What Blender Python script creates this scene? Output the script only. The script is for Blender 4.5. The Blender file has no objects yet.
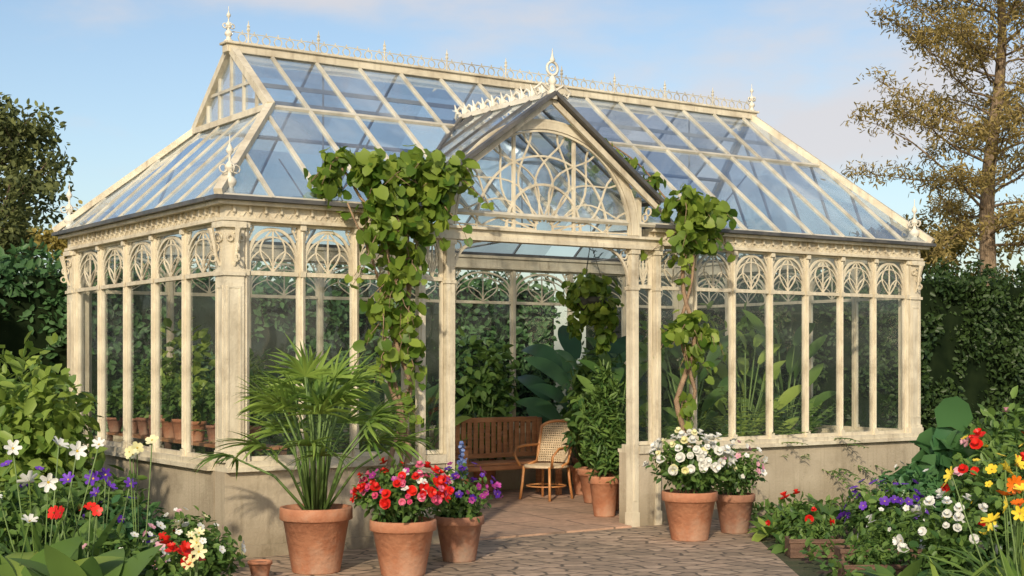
import bpy, math, random
import numpy as np
from mathutils import Vector, Matrix
R=random.Random(7); rng=np.random.default_rng(7)
scene=bpy.context.scene; COL=scene.collection
ANG=math.radians(34.53); C0=Vector((-2.30,11.57,0))
def L(u,v,z=0.0):
    return Vector((C0.x+math.cos(ANG)*u-math.sin(ANG)*v, C0.y+math.sin(ANG)*u+math.cos(ANG)*v, z))

# ------------------------------------------------------------ materials
def nodes(name):
    m=bpy.data.materials.new(name); m.use_nodes=True
    nt=m.node_tree; nt.nodes.clear()
    return m,nt,nt.nodes.new('ShaderNodeOutputMaterial')
def ramp(nt,a,b,p0=.35,p1=.65):
    r=nt.nodes.new('ShaderNodeValToRGB'); r.color_ramp.elements[0].color=(*a,1); r.color_ramp.elements[1].color=(*b,1)
    r.color_ramp.elements[0].position=p0; r.color_ramp.elements[1].position=p1; return r
def mat(name,a,b,scale=6,rough=.6,bump=.2,dirt=None,metal=0,bscale=None,dirtz=None,stretch=None,spec=.5,dlo=.48,dhi=.72,streak=0):
    m,nt,out=nodes(name); N=nt.nodes; K=nt.links
    tc=N.new('ShaderNodeTexCoord'); mp=N.new('ShaderNodeMapping'); K.new(tc.outputs['Object'],mp.inputs[0])
    if stretch: mp.inputs['Scale'].default_value=stretch
    no=N.new('ShaderNodeTexNoise'); no.inputs['Scale'].default_value=scale; no.inputs['Detail'].default_value=6; K.new(mp.outputs[0],no.inputs['Vector'])
    r=ramp(nt,a,b); K.new(no.outputs['Fac'],r.inputs[0]); col=r.outputs[0]
    if dirt:
        n2=N.new('ShaderNodeTexNoise'); n2.inputs['Scale'].default_value=2.3; n2.inputs['Detail'].default_value=8; n2.inputs['Roughness'].default_value=.7
        K.new(tc.outputs['Object'],n2.inputs['Vector'])
        r2=ramp(nt,(0,0,0),(1,1,1),dlo,dhi); K.new(n2.outputs['Fac'],r2.inputs[0]); f=r2.outputs[0]
        if streak:
            ms=N.new('ShaderNodeMapping'); ms.inputs['Scale'].default_value=(22,22,1.6); K.new(tc.outputs['Object'],ms.inputs[0])
            ns=N.new('ShaderNodeTexNoise'); ns.inputs['Scale'].default_value=1; ns.inputs['Detail'].default_value=4; K.new(ms.outputs[0],ns.inputs['Vector'])
            rs=ramp(nt,(0,0,0),(streak,streak,streak),.52,.74); K.new(ns.outputs['Fac'],rs.inputs[0])
            am=N.new('ShaderNodeMath'); am.operation='ADD'; am.use_clamp=True; K.new(f,am.inputs[0]); K.new(rs.outputs[0],am.inputs[1]); f=am.outputs[0]
        if dirtz is not None:
            sp=N.new('ShaderNodeSeparateXYZ'); K.new(tc.outputs['Object'],sp.inputs[0])
            mr=N.new('ShaderNodeMapRange'); mr.inputs[1].default_value=dirtz[0]; mr.inputs[2].default_value=dirtz[1]; mr.inputs[3].default_value=.75; mr.inputs[4].default_value=0; K.new(sp.outputs[2],mr.inputs[0])
            ad=N.new('ShaderNodeMath'); ad.operation='ADD'; ad.use_clamp=True; K.new(f,ad.inputs[0]); 
            mu=N.new('ShaderNodeMath'); mu.operation='MULTIPLY'; K.new(mr.outputs[0],mu.inputs[0]); K.new(no.outputs['Fac'],mu.inputs[1]); mu2=N.new('ShaderNodeMath'); mu2.operation='MULTIPLY'; mu2.inputs[1].default_value=1.8; K.new(mu.outputs[0],mu2.inputs[0]); K.new(mu2.outputs[0],ad.inputs[1]); f=ad.outputs[0]
        mx=N.new('ShaderNodeMix'); mx.data_type='RGBA'; K.new(f,mx.inputs[0]); K.new(col,mx.inputs[6]); mx.inputs[7].default_value=(*dirt,1); col=mx.outputs[2]
    p=N.new('ShaderNodeBsdfPrincipled'); K.new(col,p.inputs['Base Color']); p.inputs['Roughness'].default_value=rough; p.inputs['Metallic'].default_value=metal
    p.inputs['Specular IOR Level'].default_value=spec
    if bump:
        n3=N.new('ShaderNodeTexNoise'); n3.inputs['Scale'].default_value=bscale or scale*6; n3.inputs['Detail'].default_value=5; K.new(mp.outputs[0],n3.inputs['Vector'])
        bp=N.new('ShaderNodeBump'); bp.inputs['Strength'].default_value=bump; bp.inputs['Distance'].default_value=.02; K.new(n3.outputs['Fac'],bp.inputs['Height']); K.new(bp.outputs[0],p.inputs['Normal'])
    K.new(p.outputs[0],out.inputs[0]); return m
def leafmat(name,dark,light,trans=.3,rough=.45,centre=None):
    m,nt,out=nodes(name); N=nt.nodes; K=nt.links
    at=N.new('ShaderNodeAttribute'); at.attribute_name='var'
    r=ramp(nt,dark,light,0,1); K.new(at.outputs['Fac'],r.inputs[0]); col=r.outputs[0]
    if centre:
        g=N.new('ShaderNodeMath'); g.operation='GREATER_THAN'; g.inputs[1].default_value=1.5; K.new(at.outputs['Fac'],g.inputs[0])
        mx=N.new('ShaderNodeMix'); mx.data_type='RGBA'; K.new(g.outputs[0],mx.inputs[0]); K.new(col,mx.inputs[6]); mx.inputs[7].default_value=(*centre,1); col=mx.outputs[2]
    p=N.new('ShaderNodeBsdfPrincipled'); K.new(col,p.inputs['Base Color']); p.inputs['Roughness'].default_value=rough; p.inputs['Specular IOR Level'].default_value=.35
    t=N.new('ShaderNodeBsdfTranslucent'); K.new(col,t.inputs[0])
    mx=N.new('ShaderNodeMixShader'); mx.inputs[0].default_value=trans; K.new(p.outputs[0],mx.inputs[1]); K.new(t.outputs[0],mx.inputs[2]); K.new(mx.outputs[0],out.inputs[0]); return m
def glassmat(name,tint,base,dif,gcol=(.9,.95,1),rough=.03,fmul=1.0,pane=0):
    m,nt,out=nodes(name); N=nt.nodes; K=nt.links
    tr=N.new('ShaderNodeBsdfTransparent'); tr.inputs[0].default_value=(*tint,1)
    gl=N.new('ShaderNodeBsdfGlossy'); gl.inputs['Roughness'].default_value=rough; gl.inputs[0].default_value=(*gcol,1)
    tc=N.new('ShaderNodeTexCoord'); n3=N.new('ShaderNodeTexNoise'); n3.inputs['Scale'].default_value=1.6; n3.inputs['Detail'].default_value=1; K.new(tc.outputs['Object'],n3.inputs['Vector'])
    bp=N.new('ShaderNodeBump'); bp.inputs['Strength'].default_value=.35; bp.inputs['Distance'].default_value=.05; K.new(n3.outputs['Fac'],bp.inputs['Height']); K.new(bp.outputs[0],gl.inputs['Normal'])
    # thin pane: same reflectance from both sides (the Fresnel node inverts the IOR on back faces, so invert it back)
    ge=N.new('ShaderNodeNewGeometry'); ir=N.new('ShaderNodeMapRange'); ir.inputs[3].default_value=1.45; ir.inputs[4].default_value=1/1.45; K.new(ge.outputs['Backfacing'],ir.inputs[0])
    fr=N.new('ShaderNodeFresnel'); K.new(ir.outputs[0],fr.inputs[0])
    n4=N.new('ShaderNodeTexNoise'); n4.inputs['Scale'].default_value=1.3; n4.inputs['Detail'].default_value=5; K.new(tc.outputs['Object'],n4.inputs['Vector'])
    mr=N.new('ShaderNodeMapRange'); mr.inputs[1].default_value=.35; mr.inputs[2].default_value=.75; mr.inputs[3].default_value=dif*.35; mr.inputs[4].default_value=dif*2.2; K.new(n4.outputs['Fac'],mr.inputs[0])
    haze=mr.outputs[0]; bs=None
    if pane:
        # every pane between two glazing bars has its own grime and reflectance
        sx=N.new('ShaderNodeSeparateXYZ'); K.new(tc.outputs['Object'],sx.inputs[0])
        a1=N.new('ShaderNodeMath'); a1.operation='MULTIPLY_ADD'; a1.inputs[1].default_value=1/pane; a1.inputs[2].default_value=.1/pane; K.new(sx.outputs[0],a1.inputs[0]); f1=N.new('ShaderNodeMath'); f1.operation='FLOOR'; K.new(a1.outputs[0],f1.inputs[0])
        a2=N.new('ShaderNodeMath'); a2.operation='MULTIPLY_ADD'; a2.inputs[1].default_value=1/.49; a2.inputs[2].default_value=-2.90/.49; K.new(sx.outputs[2],a2.inputs[0]); f2=N.new('ShaderNodeMath'); f2.operation='FLOOR'; K.new(a2.outputs[0],f2.inputs[0])
        g1=N.new('ShaderNodeMath'); g1.operation='GREATER_THAN'; g1.inputs[1].default_value=2; K.new(sx.outputs[1],g1.inputs[0])
        cb=N.new('ShaderNodeCombineXYZ'); K.new(f1.outputs[0],cb.inputs[0]); K.new(f2.outputs[0],cb.inputs[1]); K.new(g1.outputs[0],cb.inputs[2])
        wn=N.new('ShaderNodeTexWhiteNoise'); wn.noise_dimensions='3D'; K.new(cb.outputs[0],wn.inputs[0])
        mm=N.new('ShaderNodeMapRange'); mm.inputs[3].default_value=.3; mm.inputs[4].default_value=2.1; K.new(wn.outputs[0],mm.inputs[0])
        hm=N.new('ShaderNodeMath'); hm.operation='MULTIPLY'; K.new(haze,hm.inputs[0]); K.new(mm.outputs[0],hm.inputs[1]); haze=hm.outputs[0]
        sc=N.new('ShaderNodeSeparateColor'); K.new(wn.outputs[1],sc.inputs[0]); m5=N.new('ShaderNodeMapRange'); m5.inputs[3].default_value=base*.4; m5.inputs[4].default_value=base*1.9; K.new(sc.outputs[1],m5.inputs[0]); bs=m5.outputs[0]
    ad=N.new('ShaderNodeMath'); ad.operation='MULTIPLY_ADD'; ad.use_clamp=True; ad.inputs[1].default_value=fmul; ad.inputs[2].default_value=base; K.new(fr.outputs[0],ad.inputs[0])
    if bs: K.new(bs,ad.inputs[2])
    mx=N.new('ShaderNodeMixShader'); K.new(ad.outputs[0],mx.inputs[0]); K.new(tr.outputs[0],mx.inputs[1]); K.new(gl.outputs[0],mx.inputs[2])
    d0=N.new('ShaderNodeBsdfDiffuse'); d0.inputs[0].default_value=(.64,.72,.80,1); t0=N.new('ShaderNodeBsdfTranslucent'); t0.inputs[0].default_value=(.64,.72,.80,1)
    d=N.new('ShaderNodeMixShader'); d.inputs[0].default_value=.4; K.new(d0.outputs[0],d.inputs[1]); K.new(t0.outputs[0],d.inputs[2])
    m2=N.new('ShaderNodeMixShader'); K.new(haze,m2.inputs[0]); K.new(mx.outputs[0],m2.inputs[1]); K.new(d.outputs[0],m2.inputs[2])
    K.new(m2.outputs[0],out.inputs[0]); return m
def stonemat(name,c1,c2,c3,joint,sx,sy,jw,rnd,distort,rot=0,bump=.8):
    m,nt,out=nodes(name); N=nt.nodes; K=nt.links
    tc=N.new('ShaderNodeTexCoord'); mp=N.new('ShaderNodeMapping'); mp.inputs['Rotation'].default_value=(0,0,rot); mp.inputs['Scale'].default_value=(sx,sy,1); K.new(tc.outputs['Object'],mp.inputs[0])
    no=N.new('ShaderNodeTexNoise'); no.inputs['Scale'].default_value=1.3; no.inputs['Detail'].default_value=3; K.new(mp.outputs[0],no.inputs['Vector'])
    sb=N.new('ShaderNodeVectorMath'); sb.operation='SUBTRACT'; sb.inputs[1].default_value=(.5,.5,.5); K.new(no.outputs['Color'],sb.inputs[0])
    sc=N.new('ShaderNodeVectorMath'); sc.operation='SCALE'; sc.inputs['Scale'].default_value=distort; K.new(sb.outputs[0],sc.inputs[0])
    ad=N.new('ShaderNodeVectorMath'); K.new(mp.outputs[0],ad.inputs[0]); K.new(sc.outputs[0],ad.inputs[1])
    def vor(feat):
        v=N.new('ShaderNodeTexVoronoi'); v.voronoi_dimensions='2D'; v.feature=feat; v.inputs['Scale'].default_value=1; v.inputs['Randomness'].default_value=rnd; K.new(ad.outputs[0],v.inputs['Vector']); return v
    v1=vor('F1'); v2=vor('DISTANCE_TO_EDGE')
    sp=N.new('ShaderNodeSeparateColor'); K.new(v1.outputs['Color'],sp.inputs[0])
    r=ramp(nt,c1,c2,.1,.9); e=r.color_ramp.elements.new(.5); e.color=(*c3,1); K.new(sp.outputs[0],r.inputs[0])
    n2=N.new('ShaderNodeTexNoise'); n2.inputs['Scale'].default_value=11; n2.inputs['Detail'].default_value=8; n2.inputs['Roughness'].default_value=.7; K.new(tc.outputs['Object'],n2.inputs['Vector'])
    r2=ramp(nt,(.62,.6,.57),(1.25,1.2,1.15),.3,.7); K.new(n2.outputs['Fac'],r2.inputs[0])
    mx=N.new('ShaderNodeMix'); mx.data_type='RGBA'; mx.blend_type='MULTIPLY'; mx.inputs[0].default_value=.8; K.new(r.outputs[0],mx.inputs[6]); K.new(r2.outputs[0],mx.inputs[7])
    n5=N.new('ShaderNodeTexNoise'); n5.inputs['Scale'].default_value=.9; n5.inputs['Detail'].default_value=4; K.new(tc.outputs['Object'],n5.inputs['Vector'])
    r5=ramp(nt,(.76,.76,.71),(1.15,1.1,1.05),.35,.65); K.new(n5.outputs['Fac'],r5.inputs[0])
    m3=N.new('ShaderNodeMix'); m3.data_type='RGBA'; m3.blend_type='MULTIPLY'; m3.inputs[0].default_value=1; K.new(mx.outputs[2],m3.inputs[6]); K.new(r5.outputs[0],m3.inputs[7])
    jr=N.new('ShaderNodeMapRange'); jr.interpolation_type='SMOOTHSTEP'; jr.inputs[1].default_value=jw*.4; jr.inputs[2].default_value=jw*1.6; K.new(v2.outputs['Distance'],jr.inputs[0])
    mj=N.new('ShaderNodeMix'); mj.data_type='RGBA'; K.new(jr.outputs[0],mj.inputs[0]); mj.inputs[6].default_value=(*joint,1); K.new(m3.outputs[2],mj.inputs[7])
    p=N.new('ShaderNodeBsdfPrincipled'); p.inputs['Roughness'].default_value=.75; K.new(mj.outputs[2],p.inputs['Base Color'])
    h=N.new('ShaderNodeMath'); h.operation='MULTIPLY_ADD'; h.inputs[1].default_value=.45; K.new(n2.outputs['Fac'],h.inputs[0]); K.new(jr.outputs[0],h.inputs[2])
    bp=N.new('ShaderNodeBump'); bp.inputs['Strength'].default_value=bump; bp.inputs['Distance'].default_value=.012; K.new(h.outputs[0],bp.inputs['Height']); K.new(bp.outputs[0],p.inputs['Normal'])
    K.new(p.outputs[0],out.inputs[0]); return m

M_cream=mat('cream_paint',(.57,.505,.375),(.73,.665,.51),4,.5,.25,dirt=(.32,.26,.175),bscale=60,dlo=.50,dhi=.80,streak=.45)
M_white=mat('white_paint',(.66,.62,.52),(.77,.73,.62),5,.5,.15,dirt=(.40,.34,.25))
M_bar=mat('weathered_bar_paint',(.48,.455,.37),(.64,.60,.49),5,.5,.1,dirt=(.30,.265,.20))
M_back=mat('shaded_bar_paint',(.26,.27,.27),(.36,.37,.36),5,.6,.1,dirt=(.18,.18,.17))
M_stucco=mat('stucco',(.40,.335,.24),(.50,.43,.315),2.0,.9,.3,dirt=(.25,.205,.135),bscale=45,dirtz=(.0,.35),dlo=.50,dhi=.78,streak=.35)
M_lead=mat('lead_roof',(.05,.052,.055),(.10,.10,.10),5,.45,.2,dirt=(.15,.14,.12))
M_glass=glassmat('window_glass',(.98,.99,.98),.045,.016,fmul=1.0)
M_rglass=glassmat('roof_glass',(.92,.96,.99),.26,.14,gcol=(.90,.96,1),rough=.06,pane=8.58/18)
M_terra=mat('terracotta',(.38,.155,.08),(.50,.23,.125),7,.8,.3,dirt=(.46,.31,.22),bscale=30)
M_terra2=mat('weathered_terracotta',(.26,.12,.075),(.38,.185,.11),7,.85,.3,dirt=(.32,.26,.2),bscale=30)
M_soil=mat('soil',(.035,.022,.014),(.09,.06,.04),14,.95,.9,bscale=30)
M_grass=mat('ground_cover',(.035,.05,.018),(.08,.085,.035),3,.95,.8,dirt=(.10,.075,.045),bscale=20)
M_pave=stonemat('stone_setts',(.50,.39,.30),(.33,.26,.20),(.43,.33,.25),(.12,.095,.07),4.6,6.6,.06,.66,.40,rot=-ANG+.03,bump=.5)
M_flag=stonemat('flagstones',(.52,.35,.26),(.44,.31,.235),(.48,.33,.245),(.20,.14,.10),1.7,2.2,.022,.25,.08,bump=.25)
M_wood=mat('bench_wood',(.30,.13,.06),(.44,.22,.11),4,.45,.2,stretch=(1,1,6))
M_plank=mat('planter_wood',(.10,.055,.035),(.17,.10,.065),5,.8,.4,stretch=(1,6,6))
M_cane=mat('cane',(.44,.18,.06),(.56,.27,.10),8,.4,.1)
M_weave=mat('pale_weave',(.54,.42,.27),(.66,.53,.36),20,.6,.1)
M_bark=mat('bark',(.09,.065,.045),(.20,.15,.10),9,.9,.9,stretch=(3,3,.6))
M_barkg=mat('golden_bark',(.17,.12,.075),(.34,.25,.16),9,.9,.9,stretch=(3,3,.6))
M_vinew=mat('vine_wood',(.20,.13,.08),(.34,.23,.14),12,.85,.7)
M_stem=mat('green_stem',(.08,.14,.03),(.13,.21,.05),9,.6,.1)
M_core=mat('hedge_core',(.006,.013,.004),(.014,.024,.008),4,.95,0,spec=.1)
M_dark=mat('iron',(.03,.035,.03),(.06,.065,.055),9,.6,.1)
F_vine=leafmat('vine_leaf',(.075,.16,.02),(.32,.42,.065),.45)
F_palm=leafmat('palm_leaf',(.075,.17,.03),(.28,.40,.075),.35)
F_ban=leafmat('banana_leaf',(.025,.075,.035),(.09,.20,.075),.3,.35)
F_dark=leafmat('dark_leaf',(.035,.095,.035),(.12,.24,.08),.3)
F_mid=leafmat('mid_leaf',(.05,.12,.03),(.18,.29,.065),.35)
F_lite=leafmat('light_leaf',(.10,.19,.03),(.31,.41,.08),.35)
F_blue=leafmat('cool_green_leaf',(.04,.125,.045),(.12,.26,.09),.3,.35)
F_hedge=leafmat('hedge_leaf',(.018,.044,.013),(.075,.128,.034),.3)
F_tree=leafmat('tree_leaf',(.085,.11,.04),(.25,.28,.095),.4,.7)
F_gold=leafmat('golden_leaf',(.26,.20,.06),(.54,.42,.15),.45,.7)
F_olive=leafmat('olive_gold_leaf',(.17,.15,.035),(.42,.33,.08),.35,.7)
Y=(.6,.4,.04)
B_red=leafmat('red_petal',(.5,.01,.008),(.8,.03,.015),.15,centre=(.2,.1,.01))
B_pink=leafmat('pink_petal',(.6,.06,.16),(.8,.22,.34),.2,centre=Y)
B_ppink=leafmat('pale_pink_petal',(.6,.25,.36),(.78,.45,.5),.2,centre=Y)
B_white=leafmat('white_petal',(.66,.66,.60),(.82,.82,.77),.2,centre=Y)
B_cream=leafmat('cream_petal',(.72,.68,.32),(.82,.79,.48),.2,centre=Y)
B_purp=leafmat('purple_petal',(.06,.01,.24),(.19,.06,.50),.15,centre=Y)
B_mag=leafmat('magenta_petal',(.25,.02,.18),(.45,.06,.32),.2,centre=Y)
B_yel=leafmat('yellow_petal',(.8,.55,.02),(.85,.7,.08),.2,centre=(.4,.2,.02))
B_org=leafmat('orange_petal',(.8,.16,.01),(.9,.28,.02),.2,centre=(.3,.1,.01))
B_blue=leafmat('blue_petal',(.10,.16,.4),(.25,.35,.6),.2,centre=Y)

# ------------------------------------------------------------ objects
def mk(name,data,parent=None,loc=(0,0,0),rot=0,label=None,cat=None,group=None,kind=None):
    o=bpy.data.objects.new(name,data); COL.objects.link(o); o.location=loc; o.rotation_euler=(0,0,rot)
    if parent: o.parent=parent
    if label: o['label']=label
    if cat: o['category']=cat
    if group: o['group']=group
    if kind: o['kind']=kind
    return o
def thing(name,loc,label,cat,rot=0,group=None):
    o=mk(name,None,None,loc,rot,label,cat,group); o.empty_display_size=.2; return o
class MB:
    def __init__(s): s.v=[];s.f=[]
    def box(s,a,b):
        n=len(s.v); x0,y0,z0=a;x1,y1,z1=b
        s.v+=[(x0,y0,z0),(x1,y0,z0),(x1,y1,z0),(x0,y1,z0),(x0,y0,z1),(x1,y0,z1),(x1,y1,z1),(x0,y1,z1)]
        s.f+=[tuple(n+i for i in q) for q in ((0,3,2,1),(4,5,6,7),(0,1,5,4),(1,2,6,5),(2,3,7,6),(3,0,4,7))]
    def beam(s,p,q,w,h,up=(0,0,1)):
        p=Vector(p);q=Vector(q);d=(q-p).normalized();u=Vector(up);x=d.cross(u)
        if x.length<1e-3: x=d.cross(Vector((1,0,0)))
        x.normalize();z=x.cross(d);n=len(s.v)
        for c in (p,q):
            for a,b in ((-1,-1),(1,-1),(1,1),(-1,1)): s.v.append(tuple(c+x*a*w/2+z*b*h/2))
        s.f+=[tuple(n+i for i in k) for k in ((0,3,2,1),(4,5,6,7),(0,1,5,4),(1,2,6,5),(2,3,7,6),(3,0,4,7))]
    def tube(s,pts,r,n=6,closed=False,ref=None):
        pts=[Vector(p) for p in pts];m=len(pts)
        if not hasattr(r,'__len__'): r=[r]*m
        base=len(s.v)
        for i,p in enumerate(pts):
            if closed: t=pts[(i+1)%m]-pts[i-1]
            else: t=pts[min(i+1,m-1)]-pts[max(i-1,0)]
            t.normalize()
            rf=Vector(ref) if ref else (Vector((0,1,.13)) if abs(t.y)<.8 else Vector((1,0,.13)))
            x=t.cross(rf).normalized(); z=x.cross(t)
            for k in range(n):
                a=2*math.pi*(k+.5)/n; s.v.append(tuple(p+(x*math.cos(a)+z*math.sin(a))*r[i]))
        for i in range(m if closed else m-1):
            j=(i+1)%m
            for k in range(n):
                l=(k+1)%n; s.f.append((base+i*n+k,base+i*n+l,base+j*n+l,base+j*n+k))
        if not closed:
            s.f.append(tuple(base+k for k in range(n))[::-1]); s.f.append(tuple(base+(m-1)*n+k for k in range(n)))
    def ring(s,c,r,t,n=14,ax=((1,0,0),(0,0,1)),m=4,rz=None):
        c=Vector(c);a=Vector(ax[0]);b=Vector(ax[1]); rz=rz or r
        s.tube([c+a*math.cos(2*math.pi*i/n)*r+b*math.sin(2*math.pi*i/n)*rz for i in range(n)],t,m,True,ref=a.cross(b))
    def lathe(s,prof,c=(0,0,0),n=16):
        b=len(s.v);m=len(prof)
        for r,z in prof:
            for k in range(n):
                a=2*math.pi*k/n; s.v.append((c[0]+r*math.cos(a),c[1]+r*math.sin(a),c[2]+z))
        for i in range(m-1):
            for k in range(n):
                l=(k+1)%n; s.f.append((b+i*n+k,b+i*n+l,b+(i+1)*n+l,b+(i+1)*n+k))
    def poly(s,pts):
        n=len(s.v); s.v+=[tuple(p) for p in pts]; s.f.append(tuple(range(n,n+len(pts))))
    def mesh(s,name,m,smooth=False,bevel=0):
        me=bpy.data.meshes.new(name); me.from_pydata(s.v,[],s.f); me.materials.append(m)
        if smooth: me.polygons.foreach_set('use_smooth',[True]*len(me.polygons))
        me.update(); return me
    def obj(s,name,m,parent=None,smooth=False,bevel=0,**k):
        o=mk(name,s.mesh(name,m,smooth),parent,**k)
        if bevel:
            b=o.modifiers.new('bevel','BEVEL'); b.width=bevel; b.segments=2; b.limit_method='ANGLE'
        return o
def unit(a): return a/np.maximum(np.linalg.norm(a,axis=-1,keepdims=True),1e-9)
def rdir(n): return unit(rng.normal(size=(n,3)))
def A(*x): return np.array(x,float)
T_oval=(A((0,0,0),(.26,.3,.06),(.22,.7,.03),(0,1,-.10),(-.22,.7,.03),(-.26,.3,.06)),[(0,1,2,3),(0,3,4,5)])
T_needle=(A((0,0,0),(.13,.3,.03),(.10,.75,.03),(0,1,-.06),(-.10,.75,.03),(-.13,.3,.03)),[(0,1,2,3),(0,3,4,5)])
T_heart=(A((0,0,0),(0,.5,-.02),(0,1.0,-.16),(.34,-.12,.03),(.52,.35,.08),(.33,.78,-.02),(-.34,-.12,.03),(-.52,.35,.08),(-.33,.78,-.02)),[(0,3,4,1),(1,4,5,2),(0,1,7,6),(1,2,8,7)])
def T_strip(n=5,w=.06,bend=.9,fold=.02,prof=None):
    v=[];y=z=0
    for i in range(n+1):
        t=i/n; ww=w*(prof(t) if prof else (min(1,t*4+.35))*(1-t**3)+.04)
        v+=[(-ww,y,z+fold*ww/w),(0,y,z),(ww,y,z+fold*ww/w)]
        a=-bend*(t+.5/n); y+=math.cos(a)/n; z+=math.sin(a)/n
    f=[]
    for i in range(n):
        b=i*3; f+=[(b,b+1,b+4,b+3),(b+1,b+2,b+5,b+4)]
    return (np.array(v),f)
T_blade=[T_strip(5,.035,b) for b in (.3,.9,1.6)]
T_long=[T_strip(6,.046,b,.018,lambda t:(min(1,t*3+.3))*(1-t**2.2)+.03) for b in (.4,.9,1.5)]
T_big=[T_strip(7,.17,b,.05,lambda t:max(.03,math.sin(math.pi*min(1,t*.93+.07))**.7)) for b in (.3,.8,1.4)]
T_ban=[T_strip(9,.19,b,.05,lambda t:max(.03,math.sin(math.pi*min(1,t*.93+.07))**.6)) for b in (.4,.9,1.3)]
T_hosta=[T_strip(12,.17,b,.05,lambda t:max(.015,math.sin(math.pi*min(1,t*.93+.07))**.85)) for b in (.5,1.1,1.6)]
def T_flower(n=5,w=.34,cup=.25):
    v=[];f=[];va=[]
    for k in range(n):
        a=2*math.pi*k/n; c,s_=math.cos(a),math.sin(a); b=len(v)
        for x,y,z in ((0,.05,0),(w,.45,cup*.45),(w*.8,.9,cup*.7),(0,1,cup*.6),(-w*.8,.9,cup*.7),(-w,.45,cup*.45)):
            v.append((x*c-y*s_,x*s_+y*c,z+.02*(k%2)))
        f+=[(b,b+1,b+2,b+3),(b,b+3,b+4,b+5)]; va+=[0,0]
    b=len(v); q=.16
    v+=[(q,0,.12),(0,q,.12),(-q,0,.12),(0,-q,.12)]; f.append((b,b+1,b+2,b+3)); va.append(2)
    return (np.array(v),f,va)
T_f5=T_flower(5,.42,.3); T_f6=T_flower(6,.26,.7); T_f8=T_flower(9,.24,.55)
T_rose=(lambda a,b:(np.vstack([a[0],b[0]*A(.65,.65,1)+A(0,0,.25)]),a[1]+[tuple(i+len(a[0]) for i in q) for q in b[1]],a[2]+[0]*len(b[2])))(T_flower(6,.5,.5),T_flower(5,.5,1.3))
class LB:
    def __init__(s): s.V=[];s.F=[];s.A=[];s.n=0
    def add(s,t,T,D,N,S,var=None):
        tv=t[0];tf=np.array(t[1]);n=len(T)
        if n==0: return
        T=np.asarray(T,float);y=unit(np.asarray(D,float));z=np.asarray(N,float);z=unit(z-(z*y).sum(1,keepdims=True)*y);x=np.cross(y,z)
        S=np.asarray(S,float)
        if S.ndim==0: S=np.full(n,float(S))
        if S.ndim==1: S=np.repeat(S[:,None],3,1)
        q=tv[None]*S[:,None]
        P=T[:,None]+q[...,0:1]*x[:,None]+q[...,1:2]*y[:,None]+q[...,2:3]*z[:,None]
        s.V.append(P.reshape(-1,3)); s.F.append((tf[None]+(np.arange(n)*len(tv))[:,None,None]+s.n).reshape(-1,4)); s.n+=n*len(tv)
        if var is None: var=rng.random(n)
        va=np.repeat(np.asarray(var)[:,None],len(tf),1)
        if len(t)>2: va=np.where(np.array(t[2])[None]>1,2.0,va)
        s.A.append(va.reshape(-1))
    def mesh(s,name,m):
        V=np.vstack(s.V);F=np.vstack(s.F);a=np.concatenate(s.A)
        me=bpy.data.meshes.new(name); me.vertices.add(len(V)); me.vertices.foreach_set('co',V.astype(np.float32).ravel())
        me.loops.add(F.size); me.loops.foreach_set('vertex_index',F.astype(np.int32).ravel())
        me.polygons.add(len(F)); me.polygons.foreach_set('loop_start',np.arange(0,F.size,4,dtype=np.int32))
        me.materials.append(m); at=me.attributes.new('var','FLOAT','FACE'); at.data.foreach_set('value',a.astype(np.float32))
        me.update(calc_edges=True); me.polygons.foreach_set('use_smooth',np.ones(len(F),dtype=bool)); return me
    def obj(s,name,m,parent=None,**k):
        if not s.V: return None
        return mk(name,s.mesh(name,m),parent,**k)
def cloud(lb,t,C,Rd,n,size,up=.5,shell=.45,droop=.3,zlo=None,jit=.12):
    C=np.atleast_2d(C);Rd=np.asarray(Rd,float)
    if Rd.ndim==1: Rd=np.repeat(Rd[None],len(C),0)
    w=Rd.prod(1)**(2/3); i=rng.choice(len(C),n,p=w/w.sum()); d=rdir(n)
    rr=shell+(1-shell)*rng.random(n)**.6; rr*=1+jit*rng.normal(size=n)
    P=C[i]+d*Rd[i]*rr[:,None]
    if zlo is not None: P[:,2]=np.maximum(P[:,2],zlo+.03*rng.random(n))
    N=d*.7+A(0,0,up)+rng.normal(size=(n,3))*.4
    D=rng.normal(size=(n,3))+d*.5-A(0,0,droop)
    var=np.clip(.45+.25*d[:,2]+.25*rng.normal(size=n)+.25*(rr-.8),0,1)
    lb.add(t,P,D,N,size*(.65+.7*rng.random(n)),var)

# ------------------------------------------------------------ world, sun, camera
w=bpy.data.worlds.new('World'); scene.world=w; w.use_nodes=True; nt=w.node_tree; nt.nodes.clear()
S=Vector((-.16,-1,.50)).normalized()
sky=nt.nodes.new('ShaderNodeTexSky'); sky.sky_type='NISHITA'; sky.sun_disc=False; sky.sun_elevation=math.asin(S.z); sky.sun_rotation=math.atan2(S.x,S.y); sky.air_density=1.0; sky.dust_density=1.6; sky.ozone_density=1.0
tc=nt.nodes.new('ShaderNodeTexCoord'); mp=nt.nodes.new('ShaderNodeMapping'); mp.inputs['Scale'].default_value=(1.0,1.0,2.6); mp.inputs['Location'].default_value=(1.9,.7,.35)
no=nt.nodes.new('ShaderNodeTexNoise'); no.inputs['Scale'].default_value=3.4; no.inputs['Detail'].default_value=7; no.inputs['Roughness'].default_value=.5
nt.links.new(tc.outputs['Generated'],mp.inputs[0]); nt.links.new(mp.outputs[0],no.inputs['Vector'])
cr=ramp(nt,(0,0,0),(1,1,1),.50,.66); cr.color_ramp.interpolation='EASE'; nt.links.new(no.outputs['Fac'],cr.inputs[0])
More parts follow.
